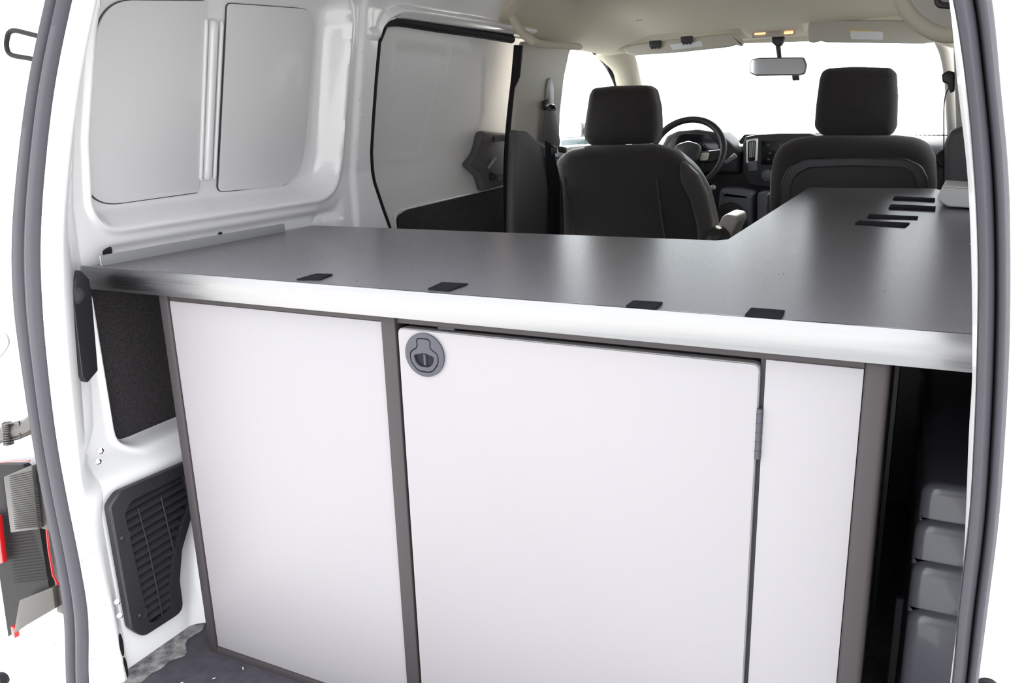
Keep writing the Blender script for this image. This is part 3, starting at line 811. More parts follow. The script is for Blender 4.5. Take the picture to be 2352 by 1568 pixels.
mesh('door_body', *box(-1.40, -1.26, 1.96, 3.10, -0.2, 0.80, 0.03), M['dash'], fd)
mesh('window_sill', *box(-1.30, -1.23, 2.0, 2.95, 0.775, 0.812, 0.015), M['door_upper'], fd)
mesh('sill_cap', *slab(rounded(xz([(-1.3780,2.3500,0.8330), (-1.2632,2.3500,0.8346), (-1.2635,2.3500,0.7752), (-1.3709,2.3500,0.7761)]), 0.01, 3), 0.3, 0.01, FY(2.35)), M['door_upper'], fd)
mesh('window_pane', *loft([[(-1.31, 1.98, 0.80), (-1.31, 3.0, 0.80)], [(-1.23, 1.98, 1.16), (-1.23, 2.55, 1.16)]]), M['glass'], fd, smooth=False)
# mirror outside
om = root('wing_mirror', (-1.52, 2.9, 0.86), 'door mirror outside the driver window, its glass catching the light', 'mirror')
mq = xz([(-1.6053,2.9000,0.8938), (-1.4941,2.9000,0.8992), (-1.4945,2.9000,0.8262), (-1.6040,2.9000,0.8218)])
mesh('housing', *slab(rounded(mq, 0.02, 5), 0.07, 0.015, FY(2.905), 3), M['lip'], om)
mesh('mirror_glass', *slab(offset(rounded(mq, 0.02, 5), 0.006), 0.003, 0, FY(2.900)), M['mirror'], om, smooth=False)
mesh('mirror_arm', *tube([(-1.51, 2.93, 0.86), (-1.42, 2.93, 0.83), (-1.36, 2.92, 0.80)], 0.02, 10), M['black_plastic'], om)

# A pillar, left: padded beige cover plus dark door seals
ap = root('trim_6', (-1.2, 2.7, 1.0), kind='structure')
a1 = [(-1.2430,2.5000,1.2150)] + [(-1.1956,2.6000,1.1454)] + [(-1.2000,2.7200,1.0516)] + [(-1.2244,2.9500,0.9412)] + [(-1.2089,3.1500,0.8267)]
mesh('pillar_cover', *tube(smooth_path(a1, 6), [0.062-0.0007*k for k in range(25)], 14), M['headliner'], ap)
for k, (pts, r_) in enumerate((([(-1.2911,2.4600,1.1984)] + [(-1.2561,2.5200,1.1535)] + [(-1.2422,2.6000,1.0985)] + [(-1.2563,2.7200,1.0356)] + [(-1.3100,2.9500,0.9339)], 0.010),
                 ([(-1.2720,2.4600,1.2040)] + [(-1.2349,2.5200,1.1575)] + [(-1.2187,2.6000,1.1026)] + [(-1.2320,2.7200,1.0346)] + [(-1.2841,2.9500,0.9331)], 0.008))):
    mesh('door_frame_seal', *tube(smooth_path(pts, 6), r_, 8), M['rubber_dark' if k == 0 else 'rubber_dark'], ap)
mesh('door_frame', *tube(smooth_path([(-1.2835,2.4700,1.2054)] + [(-1.2482,2.5300,1.1588)] + [(-1.2320,2.6100,1.1019)] + [(-1.2456,2.7300,1.0353)] + [(-1.2983,2.9600,0.9335)], 6), 0.011, 8), M['beige'], ap)

# ------------------------------------------------------------------ headliner of the cab
L = []
for v in np.linspace(0, 1, 70):
    row = []
    for t in np.linspace(-1, 1, 120):
        zc = 1.275 - 0.075*ss(0.35, 1.0, v)
        zside = 1.170 - 0.010*v if t < 0 else 1.13-0.01*v
        y = 1.40 + (2.66-1.40)*v + 0.05*(1-t*t)*v
        e = ss(0.66, 1.0, abs(t))
        z = zc*(1-e)+zside*e
        x = CX-0.01 + t*0.635
        # pockets for the folded visors
        z = z + 0.035*float(ss(2.40, 2.44, y)*ss(2.62, 2.56, y)*(ss(-1.15, -1.11, x)*ss(-0.66, -0.70, x)+ss(-0.46, -0.42, x)*ss(0.02, -0.02, x)))
        if t > 0.0: x = CX-0.01 + t*0.66
        row.append((x, y, z))
    L.append(row)
# rolled rear edge
first = [(x, y-0.020, z+0.012) for x, y, z in L[0]]
first2 = [(x, y-0.022, z+0.055) for x, y, z in L[0]]
hl = mesh('trim_7', *loft([first2, first]+L), M['headliner'], origin=(0, 0, 0)); tag(hl, kind='structure')
# fat shoulders where the headliner meets the centre pillars
sh = [(-1.1517,1.4200,1.2787), (-1.1337,1.4200,1.2177), (-1.1010,1.4200,1.1673), (-1.0511,1.4200,1.1304)] + [(-1.0475,1.6000,1.1345)] + [(-1.1014,1.9000,1.1516)]
mesh('headliner_shoulder', *tube(smooth_path(sh, 6), [0.010]*6+[0.013]*12+[0.011]*12+[0.006], 14), M['headliner'], hl)
sr = [(-0.0926,1.3000,1.1796), (-0.0684,1.3000,1.1270), (-0.0295,1.3000,1.0899), (0.0161,1.3000,1.0701), (0.0879,1.3000,1.0743)]
mesh('headliner_shoulder', *tube(smooth_path(sr, 6), 0.018, 14), M['headliner'], hl)
lump = rounded(xz([(-0.0919,1.2900,1.2055), (-0.0659,1.2900,1.1322), (-0.0273,1.2900,1.0953), (0.0196,1.2900,1.0764), (0.1115,1.2900,1.0807), (0.0997,1.2900,1.1869)]), [0, 0.03, 0.04, 0.05, 0, 0], 6)
mesh('corner_panel', *slab(lump, 0.12, 0.012, FY(1.29), 4), M['beige'], hl)
gh = [(-0.0117,1.2400,1.1475), (-0.0068,1.2400,1.1312), (0.0097,1.2400,1.1255), (0.0556,1.2400,1.1208)]
mesh('grab_handle', *tube(smooth_path(gh, 6), 0.007, 10), M['black_plastic'], hl)
mesh('small_emblem', *slab(rounded([(-0.015, -0.006), (0.015, -0.006), (0.0, 0.006)], 0.002, 3), 0.002, 0, lambda a, b, d: (-0.93+a, 2.02+b*2, 1.236-d)), M['beige'], hl, smooth=False)

# map lights
ml = root('map_light', (-0.60, 2.56, 1.20), 'ceiling map light with two glowing orange lenses above the rear-view mirror', 'lamp')
MLP = [(-0.6324,2.5000,1.2101), (-0.5918,2.5000,1.2042), (-0.5236,2.5000,1.2056), (-0.4905,2.5000,1.2018), (-0.5583,2.5000,1.2050)]
mesh('bezel', *slab(rounded(rect(MLP[0][0]-0.01, MLP[3][0]+0.01, -0.012, 0.012), 0.006, 3), 0.012, 0.003, lambda a, b, d: (a, 2.512+d, MLP[4][2]+b)), M['beige'], ml)
for k in (0, 1):
    a = MLP[0] if k == 0 else MLP[2]; b = MLP[1] if k == 0 else MLP[3]
    mesh('lens', *slab(rounded(rect(a[0], b[0], a[2]-0.006, a[2]+0.003), 0.003, 4), 0.006, 0.002, FY(2.507), 2), M['lit_lamp'], ml)

# ------------------------------------------------------------------ windscreen
WS0 = [(-1.17, 2.68, 1.185), (0.03, 2.66, 1.155)]
ws_ = root('window_1', (-0.57, 2.9, 1.0), kind='structure')
def wsp(t, s):
    bot = Vector((-1.22+1.38*t, 3.28+0.10*math.sin(math.pi*t), 0.80)); top = Vector((-1.18+1.28*t, 2.68+0.07*math.sin(math.pi*t), 1.21))
    return tuple(bot.lerp(top, s))
mesh('glass_pane', *loft([[wsp(t, s) for t in np.linspace(0, 1, 20)] for s in np.linspace(0, 0.86, 8)]), M['glass'], ws_)
mesh('tint_band', *loft([[wsp(t, s) for t in np.linspace(0, 1, 20)] for s in np.linspace(0.86, 1.02, 4)]), M['glass_band'], ws_)
# windscreen header over the glass
hd_ = [(x, y, z) for x, y, z in [(-1.1830,2.7000,1.1996), (-1.0329,2.7000,1.2044), (-0.8301,2.7000,1.1966), (-0.6715,2.7000,1.1898), (-0.5525,2.7000,1.1855), (-0.4534,2.7000,1.1823), (-0.2318,2.7000,1.1726), (-0.0372,2.7000,1.1629), (0.0288,2.7000,1.1494)]]
mesh('header_trim', *loft([[(x, y, z) for x, y, z in hd_], [(x, y-0.03, z+0.012) for x, y, z in hd_], [(x, y-0.10, z+0.05) for x, y, z in hd_]]), M['headliner'], ws_)
# right A pillar
a2 = [(0.0063,2.7000,1.1600), (0.0317,2.7000,1.1051)] + [(0.0539,2.7500,1.0211)] + [(0.0722,2.9000,0.9100)] + [(0.0932,3.1000,0.7864)]
mesh('pillar_cover', *tube(smooth_path(a2, 6), 0.022, 14), M['beige'], ws_)

# ------------------------------------------------------------------ right centre pillar, front door, belt
rp = root('trim_8', (0.10, 1.7, 0.8), kind='structure')
c1 = xz([(0.0299,1.6000,1.1227), (0.1638,1.6000,1.1127), (0.2135,1.6000,0.6776), (0.0911,1.6000,0.6756), (0.0637,1.6000,0.8657), (0.0393,1.6000,1.0491)])
mesh('upper_pillar_trim', *slab(rounded(c1, [0.02, 0, 0, 0.01, 0.1, 0.1], 6), 0.10, 0.015, FY(1.60), 4), M['beige'], rp)
c2 = xz([(0.0547,1.5200,0.6715), (0.0396,1.5200,0.8248), (0.0501,1.5200,0.8567), (0.0781,1.5200,0.8667), (0.1857,1.5200,0.8684), (0.2078,1.5200,0.6743)])
mesh('lower_pillar_trim', *slab(rounded(c2, [0, 0.05, 0.02, 0.02, 0, 0], 6), 0.14, 0.02, FY(1.52), 5), M['grey_trim'], rp)
fr_ = root('door_3', (0.2, 2.4, 0.4), kind='structure')
mesh('door_body', *box(0.14, 0.26, 1.80, 3.10, -0.2, 0.80, 0.03), M['dash'], fr_)
mesh('window_pane', *loft([[(0.20, 1.80, 0.80), (0.20, 3.0, 0.80)], [(0.12, 1.80, 1.14), (0.12, 2.55, 1.14)]]), M['glass'], fr_, smooth=False)
rb = root('seat_belt', (0.04, 1.68, 0.9), 'thin black seat belt hanging from a guide by the passenger seat', 'seat belt')
g0 = [(0.0301,1.6600,0.9922), (0.0435,1.6600,0.9598), (0.0269,1.6600,0.9416), (0.0377,1.6600,0.8313), (0.0518,1.6600,0.6975)]
mesh('belt_guide', *slab(rounded(xz([(0.0159,1.6400,0.9987), (0.0303,1.6400,1.0067), (0.0458,1.6400,1.0027), (0.0508,1.6400,0.9536), (0.0400,1.6400,0.9496), (0.0316,1.6400,0.9740), (0.0199,1.6400,0.9789)]), 0.006, 4), 0.02, 0.005, FY(1.645), 3), M['black_plastic'], rb)
mesh('webbing', *tube(smooth_path([(0.0368,1.6600,0.9655), (0.0299,1.6600,0.9415), (0.0310,1.6600,0.8991), (0.0388,1.6600,0.8199), (0.0497,1.6600,0.6974)], 5), 0.0016, 6), M['velcro'], rb)

# left belt
lb = root('seat_belt', (-1.18, 1.83, 0.9), 'dark grey seat belt hanging on the beige pillar behind the driver', 'seat belt')
sl = yz([(-1.1840,1.8005,1.0464), (-1.1840,1.8267,1.0529), (-1.1840,1.8481,1.0218), (-1.1840,1.8459,0.9636), (-1.1840,1.8076,0.9460), (-1.1840,1.7791,0.9704), (-1.1840,1.7845,1.0133)])
mesh('adjuster_slot', *slab(rounded(sl, 0.012, 4), 0.006, 0.002, FX(-1.189), 2), M['lip'], lb)
gd = yz([(-1.1750,1.7375,0.9740), (-1.1750,1.7666,0.9799), (-1.1750,1.7879,0.9630), (-1.1750,1.8363,0.9545), (-1.1750,1.8283,0.9428), (-1.1750,1.7796,0.9400), (-1.1750,1.7435,0.9457)])
mesh('belt_guide', *slab(rounded(gd, 0.008, 4), 0.016, 0.004, FX(-1.182), 3), M['black_plastic'], lb)
mesh('guide_ring', *tube([(p[0], p[1], p[2]) for p in [(-1.1620,1.7330,0.9580), (-1.1620,1.7585,0.9638), (-1.1620,1.7953,0.9597), (-1.1620,1.8062,0.9482)]], 0.004, 8), M['chrome'], lb)
wbp = yz([(-1.1700,1.7395,0.9455), (-1.1700,1.8169,0.9455), (-1.1700,1.8633,0.8370), (-1.1700,1.8548,0.8178), (-1.1700,1.7137,0.8462)])
mesh('webbing', *slab(rounded(wbp, 0.006, 3), 0.004, 0.001, FX(-1.172), 2), M['grey_trim'], lb)
lw = yz([(-1.1500,1.6836,0.8468), (-1.1500,1.7555,0.8257), (-1.1500,1.8042,0.6971), (-1.1500,1.7972,0.4827), (-1.1500,1.7129,0.4948), (-1.1500,1.7205,0.6888)])
mesh('lower_webbing', *slab(rounded(lw, 0.01, 3), 0.003, 0.001, FX(-1.150), 2), M['velcro'], lb)
tg = yz([(-1.1350,1.7137,0.8228), (-1.1350,1.7581,0.8211), (-1.1350,1.7612,0.8006), (-1.1350,1.7165,0.7997)])
mesh('belt_tongue', *ring(tg, offset(tg, 0.010), FX(-1.14), 0.004, 24), M['chrome'], lb, smooth=False)
bt = yz([(-1.1400,1.7737,0.8249), (-1.1400,1.8313,0.8183), (-1.1400,1.8307,0.7975), (-1.1400,1.7767,0.8029)])
mesh('tongue_grip', *slab(rounded(bt, 0.006, 3), 0.01, 0.003, FX(-1.14), 2), M['black_plastic'], lb)

# ------------------------------------------------------------------ seats
def seat(name, label, backP, headP, y, hy, posts, armside, cushion, plastic=False):
    s = root(name, (sum(p[0] for p in backP)/len(backP), y+0.2, 0.0), label, 'seat')
    lean = 0.06
    zb = min(p[1] for p in backP)
    bk = mesh('backrest', *slab(backP, 0.15, 0.055, lambda a, b, d: (a, y+d-lean*(b-0.5), b), 7, dome=0.012), M['fabric'], s)
    hr = mesh('headrest', *slab(headP, 0.11, 0.030, lambda a, b, d: (a, hy+d-0.0*b, b), 6, dome=0.008), M['fabric'], s)
    for px_, pz in posts:
        mesh('headrest_post', *tube([(px_, hy+0.05, pz+0.05), (px_, hy+0.05, pz-0.06)], 0.006, 10), M['chrome'], s)
    mesh('cushion', *slab(rounded(rect(cushion[0], cushion[1], y+0.10, y+0.50), 0.07, 5), 0.14, 0.04, FZ(0.22), 5, dome=0.008), M['fabric'], s)
    mesh('base', *box(cushion[0]+0.04, cushion[1]-0.04, y+0.12, y+0.46, 0.0, 0.22, 0.03), M['seat_plastic'], s)
    return s, bk
SY1, SY2 = 1.90, 1.86
b1 = rounded(xz([(-1.2015,1.9000,0.3343), (-1.2174,1.9000,0.5624), (-1.2206,1.9000,0.6893), (-1.2106,1.9000,0.7703), (-1.1623,1.9000,0.8068), (-1.0869,1.9000,0.8195), (-0.8403,1.9000,0.8207), (-0.7716,1.9000,0.8012), (-0.7000,1.9000,0.7433), (-0.6563,1.9000,0.6642), (-0.6292,1.9000,0.5626), (-0.6162,1.9000,0.3688)]), [0.05, 0.2, 0.2, 0.05, 0.08, 0.1, 0.1, 0.12, 0.2, 0.2, 0.2, 0.05], 6)
h1 = rounded(xz([(-1.1216,1.9500,0.8441), (-1.1179,1.9500,0.8942), (-1.1007,1.9500,0.9940), (-1.0875,1.9500,1.0171), (-1.0159,1.9500,1.0214), (-0.8898,1.9500,1.0188), (-0.8664,1.9500,1.0063), (-0.8500,1.9500,0.9456), (-0.8457,1.9500,0.8804), (-0.8508,1.9500,0.8220), (-1.0981,1.9500,0.8178)]), [0.03, 0.06, 0.03, 0.04, 0.2, 0.04, 0.04, 0.1, 0.1, 0.03, 0.03], 6)
pp_ = [(-1.0393,1.9800,0.8175), (-0.9010,1.9800,0.8172)]
s1, bk1 = seat('driver_seat', 'dark fabric driver seat with headrest and folded armrest, left of the two seats', b1, h1, SY1, 1.95, [(p[0], p[2]) for p in pp_], 1, (-1.22, -0.68))
# side bolster in smoother cloth and two backing seams
bo = rounded(xz([(-0.7432,1.8800,0.7804), (-0.6826,1.8800,0.7231), (-0.6452,1.8800,0.6517), (-0.6232,1.8800,0.5652), (-0.6125,1.8800,0.4328), (-0.6644,1.8800,0.4302), (-0.6772,1.8800,0.5490), (-0.7021,1.8800,0.6364), (-0.7382,1.8800,0.7013)]), 0.05, 5)
mesh('side_bolster', *slab(bo, 0.06, 0.02, FY(1.868+0.0), 4, dome=0.003), M['fabric_side'], s1)
for (p0, p1) in ([(-1.1500,1.8600,0.7158), (-1.1116,1.8600,0.4943)], [(-0.8140,1.8600,0.7097), (-0.7793,1.8600,0.5065)]):
    mesh('backing_seam', *tube([p0, ((p0[0]+p1[0])/2-0.002, 1.862, (p0[2]+p1[2])/2), p1], 0.007, 8, flat=0.5), M['fabric_side'], s1)
ar = [(-0.5996,1.8000,0.5398), (-0.5563,1.8000,0.5836)] + [(-0.5679,1.9800,0.5817)]
arm_o = rounded(xz([(-0.6136,1.8400,0.5153), (-0.5820,1.8400,0.5882), (-0.5683,1.8400,0.5999), (-0.5344,1.8400,0.5950), (-0.5279,1.8400,0.5754), (-0.5507,1.8400,0.5176)]), [0.0, 0.03, 0.02, 0.02, 0.02, 0], 6)
mesh('armrest', *slab(arm_o, 0.16, 0.012, lambda a, b, d: (a+0.0*d, 1.82+d, b+0.0*d), 4), M['armrest'], s1)
mesh('armrest_hinge', *lathe([(0.034, -0.02), (0.040, 0.0), (0.038, 0.02), (0.02, 0.035)], [(-0.5875,1.8000,0.5217)][0], (0.6, -0.5, 0.5), 24), M['seat_plastic'], s1)

b2 = rounded(xz([(-0.4311,1.8600,0.5022), (-0.4459,1.8600,0.6284), (-0.4456,1.8600,0.7249), (-0.4402,1.8600,0.7765), (-0.4209,1.8600,0.8126), (-0.3802,1.8600,0.8345), (-0.3037,1.8600,0.8411), (-0.0842,1.8600,0.8372), (-0.0255,1.8600,0.8287), (0.0085,1.8600,0.8071), (0.0254,1.8600,0.7734), (0.0358,1.8600,0.7008), (0.0519,1.8600,0.5213)]), [0.05, 0.2, 0.2, 0.1, 0.08, 0.1, 0.2, 0.2, 0.1, 0.06, 0.06, 0.2, 0.05], 6)
h2 = rounded(xz([(-0.3253,1.9000,0.8668), (-0.3246,1.9000,0.9348), (-0.3195,1.9000,1.0118), (-0.3134,1.9000,1.0331), (-0.2963,1.9000,1.0411), (-0.2224,1.9000,1.0423), (-0.1201,1.9000,1.0332), (-0.1036,1.9000,1.0188), (-0.0943,1.9000,0.9518), (-0.0890,1.9000,0.8640), (-0.0998,1.9000,0.8364), (-0.3017,1.9000,0.8400)]), [0.03, 0.1, 0.06, 0.03, 0.03, 0.3, 0.02, 0.02, 0.1, 0.03, 0.03, 0.03], 6)
pp_ = [(-0.2858,1.9300,0.8415), (-0.1132,1.9300,0.8384)]
s2, bk2 = seat('passenger_seat', 'dark fabric passenger seat with recessed plastic back, right of the two seats', b2, h2, SY2, 1.90, [(p[0], p[2]) for p in pp_], 0, (-0.47, 0.06))
for k, (o_, m_, yy, dd) in enumerate(((xz([(-0.3996,1.8500,0.5049), (-0.4038,1.8500,0.6986), (-0.3844,1.8500,0.7526), (-0.3366,1.8500,0.7763), (-0.1988,1.8500,0.7805), (-0.0551,1.8500,0.7744), (-0.0093,1.8500,0.7541), (0.0105,1.8500,0.7140), (0.0333,1.8500,0.5220)]), 'seat_plastic', 1.826, 0.03),
                      (xz([(-0.3687,1.8400,0.5075), (-0.3752,1.8400,0.6861), (-0.3645,1.8400,0.7264), (-0.3209,1.8400,0.7504), (-0.1962,1.8400,0.7553), (-0.0585,1.8400,0.7498), (-0.0280,1.8400,0.7334), (-0.0101,1.8400,0.6893), (0.0076,1.8400,0.5224)]), 'dark_gap', 1.821, 0.02))):
    mesh('back_shell' if k == 0 else 'back_recess', *slab(rounded(o_, 0.05, 6), dd, 0.008, FY(yy), 4), M[m_], s2)
sidep = rounded(xz([(-0.4457,1.9000,0.4959), (-0.4593,1.9000,0.6242), (-0.4533,1.9000,0.6665), (-0.4343,1.9000,0.6457), (-0.4235,1.9000,0.4968)]), 0.02, 4)
mesh('side_bolster', *slab(sidep, 0.16, 0.015, FY(1.90), 4), M['fabric_side'], s2)

# ------------------------------------------------------------------ dashboard
DY = 2.55
da = root('dashboard', (-0.55, 2.85, 0.6), 'dark grey dashboard below the windscreen with silver-edged centre vent', 'dashboard')
prof = [(2.62, 0.36), (2.60, 0.50), (2.575, 0.60), (2.57, 0.70), (2.60, 0.765), (2.68, 0.790), (2.85, 0.798), (3.10, 0.800), (3.26, 0.79), (3.30, 0.70), (3.30, 0.36)]
L = []
for t in np.linspace(0, 1, 40):
    x = -1.255+1.42*t
    lift = 0.012*math.sin(math.pi*t)
    L.append([(x, y, z+lift*ss(0.7, 0.8, z)) for y, z in smooth_path([(0, y, z) for y, z in prof], 4) and [(q[1], q[2]) for q in smooth_path([(0, y, z) for y, z in prof], 4)]])
mesh('dash_body', *loft(L), M['dash'], da)
hood = rounded(xz([(-0.9969,2.5200,0.7296), (-0.9945,2.5200,0.7952), (-0.9731,2.5200,0.8353), (-0.9278,2.5200,0.8553), (-0.8470,2.5200,0.8605), (-0.7585,2.5200,0.8450), (-0.7047,2.5200,0.8000), (-0.6688,2.5200,0.7622), (-0.6651,2.5200,0.6802), (-0.9959,2.5200,0.6795)]), [0, 0.03, 0.03, 0.05, 0.1, 0.05, 0.05, 0.02, 0, 0], 6)
mesh('instrument_hood', *slab(hood, 0.22, 0.02, FY(2.52), 4), M['dash'], da)
hin_ = rounded(xz([(-0.9731,2.5150,0.7298), (-0.9708,2.5150,0.7933), (-0.9440,2.5150,0.8279), (-0.8900,2.5150,0.8443), (-0.8008,2.5150,0.8391), (-0.7594,2.5150,0.8077), (-0.7456,2.5150,0.7666), (-0.7532,2.5150,0.7357)]), [0.01, 0.03, 0.03, 0.05, 0.05, 0.03, 0.03, 0.02], 6)
ic = mesh('instrument_panel', *slab(hin_, 0.01, 0.002, FY(2.512), 2), M['screen'], da)
gc = [(-0.8397,2.5100,0.7642)][0]
for k in range(13):
    a = math.radians(200-k*18)
    mesh('dial_mark', *tube([(gc[0]+0.040*math.cos(a), 2.511, gc[2]+0.036*math.sin(a)), (gc[0]+0.047*math.cos(a), 2.511, gc[2]+0.043*math.sin(a))], 0.0018, 5), M['dial'], ic)
# raised dash top on the right of the hood and centre stack
cs = rounded(xz([(-0.6475,2.5000,0.6815), (-0.6563,2.5000,0.8000), (-0.6474,2.5000,0.8266), (-0.6092,2.5000,0.8343), (-0.5189,2.5000,0.8375), (-0.4068,2.5000,0.8353), (-0.3428,2.5000,0.8117), (-0.3294,2.5000,0.6165), (-0.6249,2.5000,0.6337)]), [0.02, 0.03, 0.01, 0.01, 0.1, 0.05, 0.0, 0, 0.03], 5)
mesh('centre_stack', *slab(cs, 0.20, 0.010, FY(2.50), 3), M['dash'], da)
vt = xz([(-0.6391,2.4950,0.8133), (-0.5992,2.4950,0.8193), (-0.5981,2.4950,0.7292), (-0.6367,2.4950,0.7260)])
vn = mesh('centre_vent', *ring(rounded(offset(vt, -0.003), 0.008, 4), rounded(offset(vt, 0.005), 0.005, 4), FY(2.500, -1), 0.012, 60), M['silver'], da)
mesh('vent_opening', *slab(vt, 0.002, 0, FY(2.497)), M['rubber_dark'], vn, smooth=False)
for t in (0.3, 0.5, 0.7):
    a = Vector(vt[0]).lerp(Vector(vt[1]), t); b = Vector(vt[3]).lerp(Vector(vt[2]), t)
    mesh('vent_vane', *tube([(a.x, 2.494, a.y-0.008), (b.x, 2.494, b.y+0.02)], 0.0022, 6), M['silver'], vn)
rd = xz([(-0.5838,2.4950,0.8091), (-0.4204,2.4950,0.8099), (-0.4146,2.4950,0.7186), (-0.5809,2.4950,0.7191)])
ra = mesh('radio', *slab(rounded(rd, 0.004, 3), 0.006, 0.001, FY(2.494), 2), M['screen'], da)
rb_ = [(-0.5557,2.4900,0.7924), (-0.5492,2.4900,0.7625), (-0.5529,2.4900,0.7393)]
for p in rb_: mesh('button', *box(p[0]-0.004, p[0]+0.004, 2.489, 2.494, p[2]-0.003, p[2]+0.003), M['dial'], ra, smooth=False)
hz = xz([(-0.6290,2.4800,0.7302), (-0.5958,2.4800,0.7367), (-0.5938,2.4800,0.6965), (-0.6239,2.4800,0.6931)])
mesh('phone_holder', *slab(rounded(hz, 0.004, 3), 0.03, 0.003, FY(2.47), 2), M['dash_low'], da)
kn = [(-0.5547,2.4900,0.6790)][0]
mesh('control_knob', *lathe([(0.022, 0), (0.022, 0.006), (0.017, 0.006), (0.015, 0.018), (0.010, 0.020)], kn, (0, -1, 0), 24), M['dash_low'], da)
lc = rounded(xz([(-0.7368,2.4600,0.6291), (-0.6508,2.4600,0.6265), (-0.5997,2.4600,0.6168), (-0.5796,2.4600,0.3403), (-0.7434,2.4600,0.3323)]), [0.02, 0.05, 0.02, 0, 0], 5)
mesh('lower_console', *slab(lc, 0.30, 0.03, FY(2.46), 5), M['dash_low'], da)
lk = rounded(xz([(-0.7422,2.4550,0.3331), (-0.7332,2.4550,0.5638), (-0.6819,2.4550,0.5786), (-0.6331,2.4550,0.5571), (-0.6091,2.4550,0.4800), (-0.5992,2.4550,0.3402)]), [0, 0.05, 0.05, 0.05, 0.05, 0], 5)
mesh('footwell_recess', *slab(lk, 0.004, 0.001, FY(2.452), 2), M['dark_gap'], da)
lc2 = rounded(xz([(-0.5846,2.4500,0.6179), (-0.4990,2.4500,0.6188), (-0.4839,2.4500,0.3467), (-0.5744,2.4500,0.3422)]), [0.02, 0, 0, 0], 4)
mesh('console_side', *slab(lc2, 0.30, 0.01, FY(2.45), 4), M['dash_low'], da)
mesh('dash_top_cap', *slab(rounded(xz([(-0.6868,2.6000,0.8108), (-0.6670,2.6000,0.8345), (-0.5178,2.6000,0.8384), (-0.3866,2.6000,0.8325), (-0.3839,2.6000,0.7927), (-0.6862,2.6000,0.7969)]), 0.006, 3), 0.3, 0.004, FY(2.58), 2), M['dash'], da)
# right-hand side vent and wiper cowl seen through the glass
rv = [(0.0541,2.5000,0.7368)][0]
mesh('side_vent', *lathe([(0.03, 0), (0.034, 0.01), (0.028, 0.012), (0.024, 0.004)], (rv[0]+0.01, 2.56, rv[2]), (0, -1, 0), 24), M['rubber_dark'], da)
cw = []
for k in range(20):
    a = [(-0.0904,3.0500,0.8016), (0.0698,3.0500,0.8023)]
    p = Vector(a[0]).lerp(Vector(a[1]), k/19)
    cw.append((p.x, 3.05, p.z+0.003*(k % 2)))
mesh('cowl_edge', *tube(cw, 0.004, 6), M['rubber_dark'], da)

# floor of the cab front
fw = mesh('wall_front', *box(-1.25, 0.20, 3.28, 3.32, -0.1, 0.79), M['dark_gap'], smooth=False); tag(fw, kind='structure')

# steering wheel
sw = root('steering_wheel', (-0.9, 2.35, 0.75), 'black steering wheel with silver spoke in front of the driver seat', 'steering wheel')
SWP = [(-0.8472,2.3800,0.7701), (-0.7041,2.3800,0.7689), (-0.8336,2.3800,0.8958)]
c = Vector(SWP[0]); R1 = (Vector(SWP[1])-c); R2 = (Vector(SWP[2])-c)
nrm = Vector((0.0, -0.90, 0.42)).normalized()
R = 0.142
ax1 = Vector((1, 0, 0)); ax2 = nrm.cross(ax1)*-1
if ax2.z < 0: ax2 = -ax2
rim = [tuple(c+ax1*math.cos(t)*R+ax2*math.sin(t)*R*1.0) for t in np.linspace(0, 2*math.pi, 64, endpoint=False)]
mesh('rim', *tube(rim, 0.0135, 12, closed=True), M['seat_plastic'], sw)
def onw(a, b, d=0): return tuple(c+ax1*a+ax2*b+nrm*d)
hub = rounded([(-0.055, 0.035), (0.0, 0.052), (0.055, 0.035), (0.050, -0.035), (0.0, -0.055), (-0.050, -0.035)], 0.03, 6)
mesh('airbag_cover', *slab(hub, 0.045, 0.018, lambda a, b, d: onw(a, b, d-0.03), 5, dome=0.006), M['dash'], sw)
for sg in (1, -1):
    mesh('spoke', *slab(rounded([(sg*0.042, 0.012), (sg*0.135, 0.022), (sg*0.137, -0.012), (sg*0.10, -0.030), (sg*0.045, -0.032)], 0.008, 4), 0.016, 0.005, lambda a, b, d: onw(a, b, d-0.028), 3), M['seat_plastic'], sw)
    mesh('spoke_trim', *slab(rounded([(sg*0.050, 0.004), (sg*0.088, 0.006), (sg*0.084, -0.026), (sg*0.052, -0.028)], 0.008, 4), 0.006, 0.002, lambda a, b, d: onw(a, b, d-0.012), 3), M['silver'], sw, label='silver spoke trim')
mesh('lower_spoke', *slab(rounded([(-0.025, -0.05), (0.025, -0.05), (0.018, -0.135), (-0.018, -0.135)], 0.008, 4), 0.014, 0.005, lambda a, b, d: onw(a, b, d-0.028), 3), M['seat_plastic'], sw)
mesh('column', *tube([onw(0, 0, -0.02), onw(0, -0.01, -0.09)], [0.045, 0.05], 16), M['dash'], sw)
st = [(-0.7013,2.4200,0.7337), (-0.6654,2.4200,0.7601)]
mesh('stalk', *tube([tuple(c+Vector((0.05, 0.08, -0.01))), st[0], st[1]], [0.006, 0.007, 0.010], 10), M['lip'], sw)
ig = [(-0.7425,2.4000,0.6374)][0]
mesh('ignition_lock', *lathe([(0.010, 0), (0.010, 0.01), (0.006, 0.012)], ig, (0, -1, 0), 14), M['silver'], sw)

